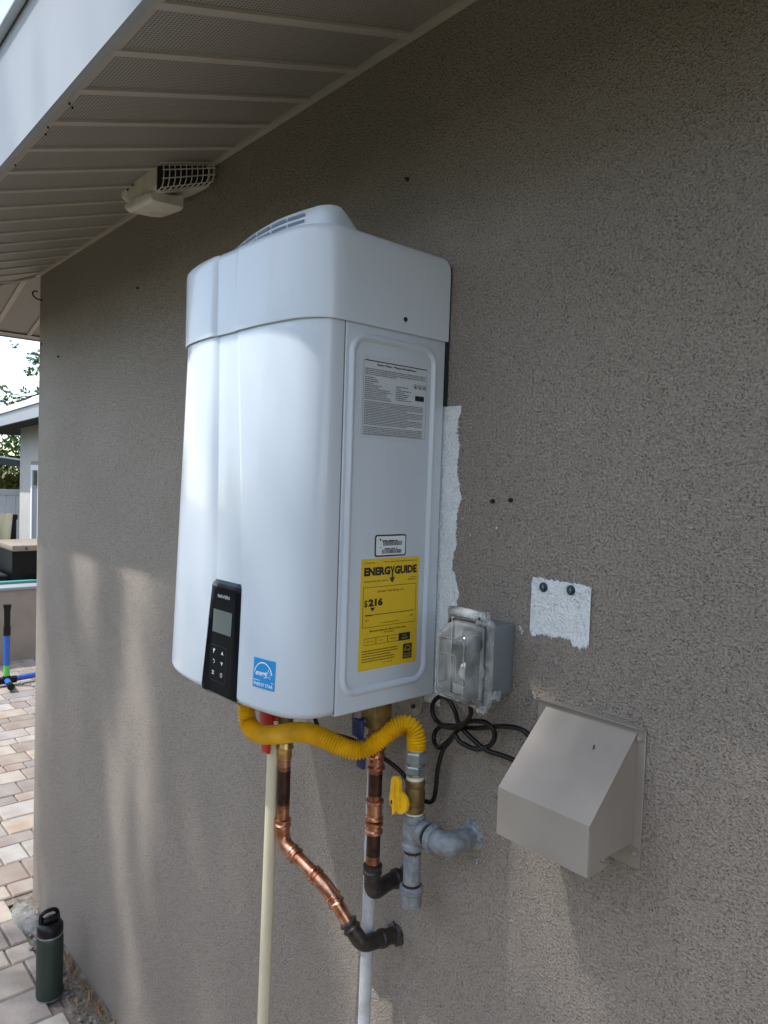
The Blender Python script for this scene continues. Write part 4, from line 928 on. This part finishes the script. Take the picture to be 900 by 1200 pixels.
g = B(); g.tube([(cx0, cy0, z_) for z_ in (1.238, 1.242, 1.254, 1.259)], [.0155, .0172, .0172, .0145], 22); build('blue_nut', g, M['blue_cap'], cold)
g = B(); g.tube([(cx0, cy0, z_) for z_ in (1.259, 1.30, 1.357)], [.013, .014, .015], 18); cv = build('service_valve', g, M['brass'], cold)
g = B(); g.bbox(-1.088, -1.052, -.162, -.152, 1.262, 1.300, .004); g.bbox(-1.078, -1.056, -.1625, -.1555, 1.218, 1.265, .0025); g.cyl((-1.07, -.155, 1.28), (cx0, cy0, 1.28), .007, 10); build('handle', g, M['red'], cv)

def sealant(x, z, r, seed, par, m):
    rg = random.Random(seed); b = B(); rings = []
    for y_, k in ((-.0005, 1.45), (-.004, 1.30), (-.0065, 1.05)):
        rings.append([(x + r * k * (1 + (.16 if y_ > -.006 else .05) * rg.uniform(-1, 1)) * math.cos(a), y_, z + r * k * (1 + (.16 if y_ > -.006 else .05) * rg.uniform(-1, 1)) * math.sin(a)) for a in [2 * math.pi * i / 26 for i in range(26)]])
    b.loft(rings); build('sealant', b, m, par)
sealant(-.722, 1.158, .0145, 1, gas, M['galv']); sealant(-.860, 1.036, .0135, 2, hot, M['copper_burnt']); sealant(-.886, .919, .0135, 3, cold, M['copper_burnt'])
# ================================================================== DRAIN PIPES
def pvc(name_m, x_t, x_b, y_, zt, r, lab):
    b = B(); n_ = 12
    b.tube([(x_t + (x_b - x_t) * (1 - t) , y_, zt * t + 0.0) for t in [k / n_ for k in range(n_ + 1)]], r, 20)
    return tag(build('drain_pipe', b, M[name_m], loc=(x_b, y_, 0)), lab, 'drain pipe', 'plastic drain pipes under the heater')
pvc('pvc_cream', -1.068, -1.092, -.142, 1.255, .0108, 'cream plastic drain pipe running down left of the bright copper pipe')
pvc('pvc_white', -.905, -.915, -.047, 1.33, .0108, 'paint speckled white plastic drain pipe running down behind the dark copper pipe')

# ================================================================== VENT HOOD
vh = thing('vent_hood', 'beige sheet metal exhaust vent hood screwed to the stucco below the primer patch', 'vent hood', (-.525, 0, 1.31))
g = B(); g.bbox(-.608, -.4445, -.0035, .0, 1.224, 1.402, .0008, 1); g.add([(-.608, -.0036, 1.4005), (-.4445, -.0036, 1.4005), (-.4445, -.0090, 1.4045), (-.608, -.0090, 1.4045)], [(0, 1, 2, 3)])
g.bbox(-.608, -.4445, -.010, -.0005, 1.4022, 1.4040, .0005, 1); build('flange', g, M['hood'], vh)
hx0, hx1, hyf = -.5925, -.4555, -.1035; hzt, hzf, hzb = 1.396, 1.3055, 1.2435
hb_ = bmesh.new()
def shell(b, x0, x1):
    t = .0012
    # sloped top + front as one folded sheet, with the two cheeks
    P = [(-.0038, hzt), (hyf, hzf), (hyf, hzb)]
    b.add([(x, y, z) for x in (x0, x1) for (y, z) in P], [(0, 3, 4, 1), (1, 4, 5, 2)])
    b.add([(x, y, z) for x in (x0, x1) for (y, z) in ((-.0038, hzt - t * 1.5), (hyf + t, hzf - t), (hyf + t, hzb))], [(0, 1, 4, 3), (1, 2, 5, 4)])
    b.add([(x0, hyf, hzb), (x1, hyf, hzb), (x1, hyf + t, hzb), (x0, hyf + t, hzb)], [(0, 1, 2, 3)])
    for x, s_ in ((x0, 1), (x1, -1)):
        side = [(-.0038, hzt - .0004), (hyf + .0002, hzf - .0004), (hyf + .0002, hzb), (-.066, hzb + .0005), (-.066, hzb + .013), (-.0038, hzb + .001 + .010)]
        b.add([(x, y, z) for y, z in side] + [(x + s_ * t, y, z) for y, z in side], [tuple(range(6)), tuple(range(6, 12))] + [(i, (i + 1) % 6, 6 + (i + 1) % 6, 6 + i) for i in range(6)])
g = B(); shell(g, hx0, hx1); build('hood', g, M['hood'], vh)
g = B(); g.add([(hx1 + .0012, hyf + .001, hzf - .004), (hx1 + .0012, -.068, hzb + .017), (hx1 + .0012, -.066, hzb + .0005), (hx1 + .0012, hyf + .001, hzb + .0002), (hx1, hyf + .001, hzf - .004), (hx1, -.068, hzb + .017), (hx1, -.066, hzb + .0005), (hx1, hyf + .001, hzb + .0002)], [(0, 1, 2, 3), (0, 1, 5, 4), (1, 2, 6, 5), (2, 3, 7, 6), (3, 0, 4, 7)])
build('side_tab', g, M['hood'], vh)
g = B(); g.box(-.58, -.47, -.085, -.004, 1.262, 1.2635); build('damper_flap', g, M['greybox'], vh)
hexscrew(-.4505, 1.3905, .0042, -.0035, 'hood', vh); hexscrew(-.4505, 1.2445, .0042, -.0035, 'hood', vh)
g = B(); g.cyl((hx1 + .0012, -.078, 1.256), (hx1 + .0024, -.078, 1.256), .0016, 8); g.cyl((hx1 + .0012, -.071, 1.252), (hx1 + .0024, -.071, 1.252), .0016, 8); build('rivet', g, M['bracket'], vh)
g = B(); g.add([(-.500 + dx_, -.030 + dy_, 1.3735 + .9 * dy_ + .0006) for dx_, dy_ in ((0, 0), (.0022, -.001), (.0032, -.005), (.002, -.006))], [(0, 1, 2, 3)]); build('paint_chip', g, M['dark'], vh)

# ================================================================== WATER BOTTLE
bt = thing('water_bottle', 'dark green metal water bottle with black flip lid standing on the pavers by the wall', 'bottle', (-2.392, -.112, 0))
bx, by = -2.392, -.112
g = B(); g.tube([(bx, by, z_) for z_ in (.004, .006, .010, .190, .200, .206)], [.034, .0395, .0405, .0405, .0397, .0365], 32); build('body', g, M['bottle'], bt)
g = B(); g.tube([(bx, by, z_) for z_ in (-.001, .001, .006)], [.036, .0390, .0390], 32); g.tube([(bx, by, z_) for z_ in (.2045, .211)], .0380, 32); build('steel_ring', g, M['zinc'], bt)
g = B(); g.tube([(bx, by, z_) for z_ in (.210, .213, .235, .242, .246)], [.0385, .0400, .0395, .035, .025], 28); build('lid', g, M['black'], bt)
g = B(); g.bbox(bx - .016, bx + .012, by - .022, by + .022, .244, .262, .006); g.tube(catmull([(bx - .005, by - .026, .236), (bx - .012, by - .026, .262), (bx - .012, by - .014, .276), (bx - .012, by + .014, .276), (bx - .012, by + .026, .262), (bx - .005, by + .026, .236)], 6), .0065, 10)
build('carry_loop', g, M['black'], bt)

# ================================================================== BACKGROUND
# toy stand
ts = thing('toy_stand', 'blue and green tube stand with black grip on the sunny pavers', 'toy stand', (-6.25, .69, 0))
tx, ty = -6.15, .68
g = B(); g.cyl((tx, ty, .16), (tx, ty, .40), .022); g.cyl((tx + .0, ty + .02, .045), (tx - .06, ty + .36, .045), .022); g.cyl((tx, ty - .02, .045), (tx, ty - .30, .045), .022); g.cyl((tx + .02, ty, .045), (tx + .20, ty - .02, .045), .022); build('blue_tube', g, M['blue_tube'], ts)
g = B(); g.cyl((tx, ty, .055), (tx, ty, .162), .0225); build('green_tube', g, M['green_tube'], ts)
g = B(); g.cyl((tx, ty, .40), (tx, ty, .475), .026); g.tube([(tx, ty, .475), (tx, ty, .60), (tx, ty, .63), (tx, ty, .645)], [.022, .024, .030, .028]); build('grip', g, M['black'], ts)
g = B(); g.tube([(tx, ty, .02), (tx, ty, .06), (tx, ty, .08)], [.03, .032, .026]); g.cyl((tx, ty - .06, .045), (tx, ty + .07, .045), .028); g.cyl((tx + .16, ty - .018, .045), (tx + .22, ty - .022, .045), .026); build('joint', g, M['black'], ts)
# low stucco wall with bar
lw = thing('low_wall', 'low taupe stucco planter wall with pale cap at the end of the patio', 'wall', (-7.2, 1, 0))
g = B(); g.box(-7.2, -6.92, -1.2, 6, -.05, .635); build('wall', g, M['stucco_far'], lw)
g = B(); g.bbox(-7.22, -6.90, -1.22, 6, .6355, .662, .006); build('cap', g, M['fascia'], lw)
bar = thing('outdoor_bar', 'dark outdoor bar with beige counter top behind the low wall', 'bar counter', (-7.6, 1.6, 0))
g = B(); g.bbox(-7.9, -7.22, .98, 5, .945, 1.00, .01); build('counter_top', g, M['counter'], bar)
g = B(); g.box(-7.85, -7.30, 1.0, 5, 0, .9445); build('cabinet', g, M['black'], bar)
g = B(); g.cyl((-7.218, 1.1, .97), (-7.205, 1.1, .97), .01, 8); g.cyl((-7.218, 1.3, .97), (-7.205, 1.3, .97), .01, 8); build('bolt', g, M['dark'], bar)
g = B(); g.tube([(-7.12, -.8, .678), (-7.12, 5, .678)], .014, 8); tag(build('hose', g, M['teal'], loc=(-7.12, 1, .678)), 'teal garden hose lying along the cap of the low wall', 'hose')
# dark barbecue to the left behind the low wall
bb = thing('patio_cabinet', 'black patio cabinet standing behind the low wall left of the bar', 'cabinet', (-7.6, .55, 0))
g = B(); g.bbox(-7.95, -7.3, -.4, .955, 0, .70, .02); build('body', g, M['black'], bb)
g = B(); g.bbox(-7.97, -7.28, -.42, .96, .701, .725, .008); build('lid', g, M['dark'], bb)
# towel over a chair
ch = thing('patio_chair', 'black slatted patio chair turned away behind the bar', 'chair', (-8.2, 1.1, 0))
for k in range(7): g = B(); g.bbox(-8.16, -8.14, .80 + k * .066, .855 + k * .066, .46, 1.18, .006); build('slat', g, M['black'], ch)
g = B(); g.bbox(-8.17, -8.13, .79, 1.262, 1.18, 1.235, .01); build('top_rail', g, M['black'], ch)
for xx in (-8.15, -8.55):
    for yy_ in (.82, 1.24): g = B(); g.cyl((xx, yy_, 0), (xx, yy_, .42), .018, 8); build('leg', g, M['black'], ch)
g = B(); g.bbox(-8.57, -8.13, .80, 1.26, .42, .46, .01); build('seat', g, M['black'], ch)
def cloth(x, y0, y1, z0, z1, m, nm, lab, cat, drop):
    b = B(); n_ = 28; rows = []
    for j in range(10):
        t = j / 9; z = z1 + (z0 - z1) * t; r_ = []
        for i in range(n_ + 1):
            u = i / n_; r_.append((x + .02 * math.sin(u * 22) * (0.3 + t) + .0, y0 + (y1 - y0) * u - .05 * t * u, z - (drop * (u * 1.0) * t)))
        rows.append(r_)
    back = [[(p[0] - .006, p[1], p[2]) for p in r_] for r_ in rows]
    b.add([p for r_ in rows for p in r_], [(j * (n_ + 1) + i, j * (n_ + 1) + i + 1, (j + 1) * (n_ + 1) + i + 1, (j + 1) * (n_ + 1) + i) for j in range(9) for i in range(n_)], True)
    b.add([p for r_ in back for p in r_], [(j * (n_ + 1) + i, j * (n_ + 1) + i + 1, (j + 1) * (n_ + 1) + i + 1, (j + 1) * (n_ + 1) + i) for j in range(9) for i in range(n_)], True)
    return tag(build(nm, b, M[m], loc=(x, y0, z0)), lab, cat)
cloth(-8.08, .86, 1.20, .62, 1.25, 'towel', 'towel', 'pale yellow towel draped over the chair back', 'towel', -.02)
cloth(-7.98, .92, 1.13, .60, .93, 'towel_blue', 'beach_towel', 'dull blue towel hanging below the pale yellow one', 'towel', .0)
# neighbouring building
nb = thing('guest_house', 'pale stucco outbuilding with white eave board behind the patio', 'house', (-12.8, 2.5, 0))
g = B(); g.bbox(-12.85, -4.0, 2.5, 6.5, 0, 2.62, .01); build('wall', g, M['stucco_house'], nb)
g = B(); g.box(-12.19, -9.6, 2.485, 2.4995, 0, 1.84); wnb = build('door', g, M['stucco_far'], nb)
for q in ((-12.08, -12.00, 0, 1.78), (-12.00, -9.7, 1.70, 1.78), (-11.72, -11.64, 0, 1.70)): g = B(); g.box(q[0], q[1], 2.455, 2.4845, q[2], q[3]); build('frame', g, M['vinyl'], wnb)
for q in ((-11.999, -11.721), (-11.639, -9.7)): g = B(); g.box(q[0], q[1], 2.468, 2.4845, 0, 1.699); build('pane', g, M['glass_dark'], wnb)
g = B(); g.add([(x, y, z + (x + 12.0) * .028) for x in (-14.6, -4.0) for (y, z) in ((1.97, 2.335), (2.0, 2.335), (2.0, 2.505), (1.97, 2.505))], [(0, 1, 2, 3), (4, 5, 6, 7), (0, 1, 5, 4), (1, 2, 6, 5), (2, 3, 7, 6), (3, 0, 4, 7)]); build('eave_board', g, M['fascia'], nb)
g = B(); g.add([(x, y, z + (x + 12.0) * .028) for x in (-14.65, -4.0) for (y, z) in ((1.945, 2.508), (2.0, 2.508), (2.0, 2.59), (1.945, 2.59))], [(0, 1, 2, 3), (4, 5, 6, 7), (0, 1, 5, 4), (1, 2, 6, 5), (2, 3, 7, 6), (3, 0, 4, 7)]); build('drip_edge', g, M['vinyl'], nb)
g = B(); g.add([(x, y, z + (x + 12.0) * .028) for x in (-14.6, -4.0) for (y, z) in ((2.002, 2.40), (6.9, 2.40), (6.9, 3.1), (2.002, 2.58))], [(0, 1, 2, 3), (4, 5, 6, 7), (0, 1, 5, 4), (1, 2, 6, 5), (2, 3, 7, 6), (3, 0, 4, 7)]); build('roof', g, M['shingle'], nb)
# vinyl fence
fn = thing('vinyl_fence', 'white vinyl privacy fence in front of the hedge', 'fence', (-14, 1, 0))
g = B(); g.bbox(-14.06, -14.0, -8, 6, 1.24, 1.35, .01); build('rail', g, M['vinyl'], fn)
for k in range(24): b = B(); yy_ = 4.6 - k * .155; b.bbox(-14.045, -14.015, yy_ - .151, yy_, .05, 1.239, .004, 1); build('board', b, M['vinyl'], fn)
g = B(); g.box(-14.045, -14.015, -8, 4.6 - 24 * .155 - .004, .05, 1.239); build('board_run', g, M['vinyl'], fn)
for yy_ in (4.7, 1.9, -.9, -3.7): b = B(); b.bbox(-14.08, -13.98, yy_ - .05, yy_ + .05, 0, 1.42, .01); build('post', b, M['vinyl'], fn)

def leafcloud(b, c, rx, ry, rz, n, size, seed, droop=0):
    rg = random.Random(seed)
    for k in range(n):
        while True:
            p = Vector((rg.uniform(-1, 1), rg.uniform(-1, 1), rg.uniform(-1, 1)))
            if p.length < 1: break
        p = p.normalized() * p.length ** .5; p = Vector((c[0] + p.x * rx, c[1] + p.y * ry, c[2] + p.z * rz))
        s_ = size * rg.uniform(.6, 1.3); u = Vector((rg.gauss(0, 1), rg.gauss(0, 1), rg.gauss(0, .7) - droop)).normalized(); w = u.cross(Vector((rg.gauss(0, 1), rg.gauss(0, 1), rg.gauss(0, 1)))).normalized()
        b.add([p - u * s_, p + w * s_ * .38, p + u * s_, p - w * s_ * .38], [(0, 1, 2, 3)])
hd = thing('hedge', 'green and yellowish leafy shrubs growing above the white fence', 'hedge', (-16, 2, 0))
g = B()
for k in range(26): rgk = random.Random(k); leafcloud(g, (-16 + rgk.uniform(-.5, .5), -2 + k * .26, 1.6 + rgk.uniform(-.15, .45)), .6, .4, .8, 700, .06, k)
build('foliage', g, M['leaf'], hd, kind='stuff')
g = B()
for k in range(18): rgk = random.Random(k + 50); leafcloud(g, (-15.2 + rgk.uniform(-.2, .2), 0 + k * .3, 1.40 + rgk.uniform(-.1, .1)), .3, .3, .30, 260, .07, k + 90, .8)
build('yellow_foliage', g, M['leaf_yellow'], hd, kind='stuff')
for k in range(6): b = B(); b.cyl((-16, -1.4 + k, 0), (-16, -1.3 + k, 1.5), .05, 8); build('stem', b, M['bark'], hd)
sa = thing('shade_sail', 'grey canopy edge stretched across the hedge', 'canopy', (-14.5, 2, 1.9))
g = B(); g.add([(-14.4, 0, 2.20), (-14.4, 3.6, 1.79), (-14.9, 3.6, 1.84), (-14.9, 0, 2.25), (-14.4, 0, 2.08), (-14.4, 3.6, 1.67), (-14.9, 3.6, 1.72), (-14.9, 0, 2.13)], [(0, 1, 2, 3), (4, 5, 6, 7), (0, 1, 5, 4), (2, 3, 7, 6), (1, 2, 6, 5), (0, 3, 7, 4)])
build('fabric', g, M['canopy'], sa)
for yy_, zz in ((.1, 2.07), (3.5, 1.67)): b = B(); b.cyl((-14.6, yy_, 0), (-14.6, yy_, zz), .04, 10); build('post', b, M['canopy'], sa)

def tree(loc, h, seed, lab, crowns, leafn, size, branchy=5, tr=.12, lm='leaf', group=None):
    rg = random.Random(seed); t = thing('tree', lab, 'tree', loc, group); L = Vector(loc)
    b = B(); pts = catmull([L, L + Vector((rg.uniform(-.1, .1), rg.uniform(-.1, .1), h * .4)), L + Vector((rg.uniform(-.3, .3), rg.uniform(-.3, .3), h * .75)), L + Vector((rg.uniform(-.3, .3), rg.uniform(-.3, .3), h))], 6)
    b.tube(pts, [tr * (1 - .8 * i / len(pts)) for i in range(len(pts))], 10); build('trunk', b, M['bark'], t)
    lb = B(); fb = B()
    for (cx_, cy_, cz_, r_) in crowns:
        c = Vector((cx_, cy_, cz_)); s_ = pts[int(len(pts) * rg.uniform(.4, .9))]
        mid = s_.lerp(c, .5) + Vector((rg.uniform(-.2, .2), rg.uniform(-.2, .2), rg.uniform(0, .25)))
        q = catmull([s_, mid, c], 6); lb.tube(q, [tr * .35 * (1 - .85 * i / len(q)) for i in range(len(q))], 6)
        for k in range(branchy):
            e = c + Vector((rg.gauss(0, 1), rg.gauss(0, 1), rg.gauss(0, .8))) * r_ * .8; m_ = c.lerp(e, .5) + Vector((0, 0, .1 * r_)); q2 = catmull([mid.lerp(c, rg.uniform(.2, 1)), m_, e], 4)
            lb.tube(q2, [tr * .10 * (1 - .8 * i / len(q2)) for i in range(len(q2))], 4)
            leafcloud(fb, e, r_ * .35, r_ * .35, r_ * .3, leafn, size, rg.randint(0, 9999))
    build('limb', lb, M['bark'], t); build('crown', fb, M[lm], t); return t
tree((-17.5, 5.0, 0), 4.0, 21, 'sparse tree whose twigs reach into the sky above the outbuilding', [(-16.5, 3.70, 4.20, .30), (-16.5, 3.90, 3.90, .25), (-16.6, 3.80, 3.35, .30), (-16.6, 3.45, 3.15, .25), (-16.7, 3.1, 3.05, .25), (-16.6, 4.4, 4.6, .6)], 16, .06, 7, .09)

# ================================================================== TREES ON THE PHOTOGRAPHER'S SIDE (dappled shade, reflections; added hedge)
st = thing('shade_tree', 'leafy tree beyond the left edge of the view whose shade dapples the stucco wall', 'tree', (-7.0, -6.0, 0))
DS = Vector((-.70, -1.0, 1.84))
b = B(); tp = catmull([(-7.0, -6.0, 0), (-6.8, -5.8, 2.4), (-6.4, -5.4, 4.6), (-6.2, -5.2, 6.6)], 6); b.tube(tp, [.16 * (1 - .7 * i / len(tp)) for i in range(len(tp))], 12); build('trunk', b, M['bark'], st)
lb = B(); fb = B()
# each spray: ends on the wall that its shade falls on (x, z), distance factor, spread, leaves
SPR = [(-2.74, .10, -2.66, .55, 2.6, .09, 900), (-2.45, .05, -2.42, .62, 2.7, .12, 1500), (-2.20, .05, -2.25, .40, 2.6, .06, 500), (-2.32, .60, -2.40, 1.10, 2.8, .06, 420), (-2.75, .75, -2.72, 1.40, 3.0, .05, 260), (-2.86, 1.2, -2.80, 1.42, 3.0, .06, 200),
       (-2.58, 1.1, -2.62, 1.42, 3.0, .05, 220), (-2.24, 1.05, -2.22, 1.44, 3.0, .055, 340), (-1.80, 1.0, -1.72, 1.46, 3.0, .07, 460), (-1.52, .9, -1.45, 1.42, 3.1, .08, 460),
       (-1.78, .10, -1.80, 1.10, 3.0, .045, 420), (-1.66, .05, -1.70, .80, 2.8, .035, 220), (-1.50, .3, -1.56, 1.1, 3.2, .06, 300), (-2.05, .9, -1.95, .3, 3.0, .025, 100),
       (-1.16, .50, -1.20, 1.38, 3.1, .07, 420), (-1.42, .3, -1.36, .7, 3.1, .04, 160),
       (-1.30, .2, -1.34, .9, 3.2, .08, 340), (-1.1, .1, -1.15, .8, 3.2, .10, 340),
       (-.40, .80, -.30, 1.0, 3.4, .12, 480), (-.20, .95, -.05, 1.1, 3.4, .12, 380), (-.75, .60, -.55, .75, 3.3, .12, 360), (-.30, 1.36, -.55, 1.44, 3.4, .05, 200), (-.1, .6, -.5, .5, 3.2, .2, 500)]
rgs = random.Random(77)
for (x1, z1_, x2, z2_, t_, w_, n_) in SPR:
    P1 = Vector((x1, 0, z1_)) + DS * t_; P2 = Vector((x2, 0, z2_)) + DS * t_
    s0 = tp[int(len(tp) * rgs.uniform(.55, .95))]; md = s0.lerp(P1, .5) + Vector((0, 0, .4)); q = catmull([s0, md, P1.lerp(P2, .5) + Vector((0, 0, .05))], 6)
    lb.tube(q, [.03 * (1 - .8 * i / len(q)) + .003 for i in range(len(q))], 6); lb.tube([P1, P2], [.006, .003], 5)
    for k in range(n_):
        p = P1.lerp(P2, rgs.random()) + Vector((rgs.gauss(0, w_), rgs.gauss(0, w_), rgs.gauss(0, w_)))
        u = Vector((rgs.gauss(0, .5), rgs.gauss(0, .5), -1)).normalized(); w = u.cross(Vector((rgs.gauss(0, 1), rgs.gauss(0, 1), 0))).normalized(); s_ = rgs.uniform(.03, .06)
        fb.add([p - u * s_, p + w * s_ * .3, p + u * s_, p - w * s_ * .3], [(0, 1, 2, 3)])
build('limb', lb, M['bark'], st); build('crown', fb, M['leaf'], st)
bh = thing('sky_block_hedge', 'unseen tall hedge added to block low sky light', 'hedge', (-3, -10, 0))  # unseen hedge, added to block low sky and darken the upper wall
g = B()
for k in range(44): rgk = random.Random(k + 300); leafcloud(g, (-16 + k * .75, -10 + rgk.uniform(-.4, .4), 2.4 + rgk.uniform(-.2, .3)), .8, .7, 2.7, 480, .17, k + 400)
build('foliage', g, M['leaf'], bh, kind='stuff')
for k in range(12): b = B(); b.cyl((-15.5 + k * 2.8, -10, 0), (-15.4 + k * 2.8, -10, 2.6), .08, 8); build('stem', b, M['bark'], bh)
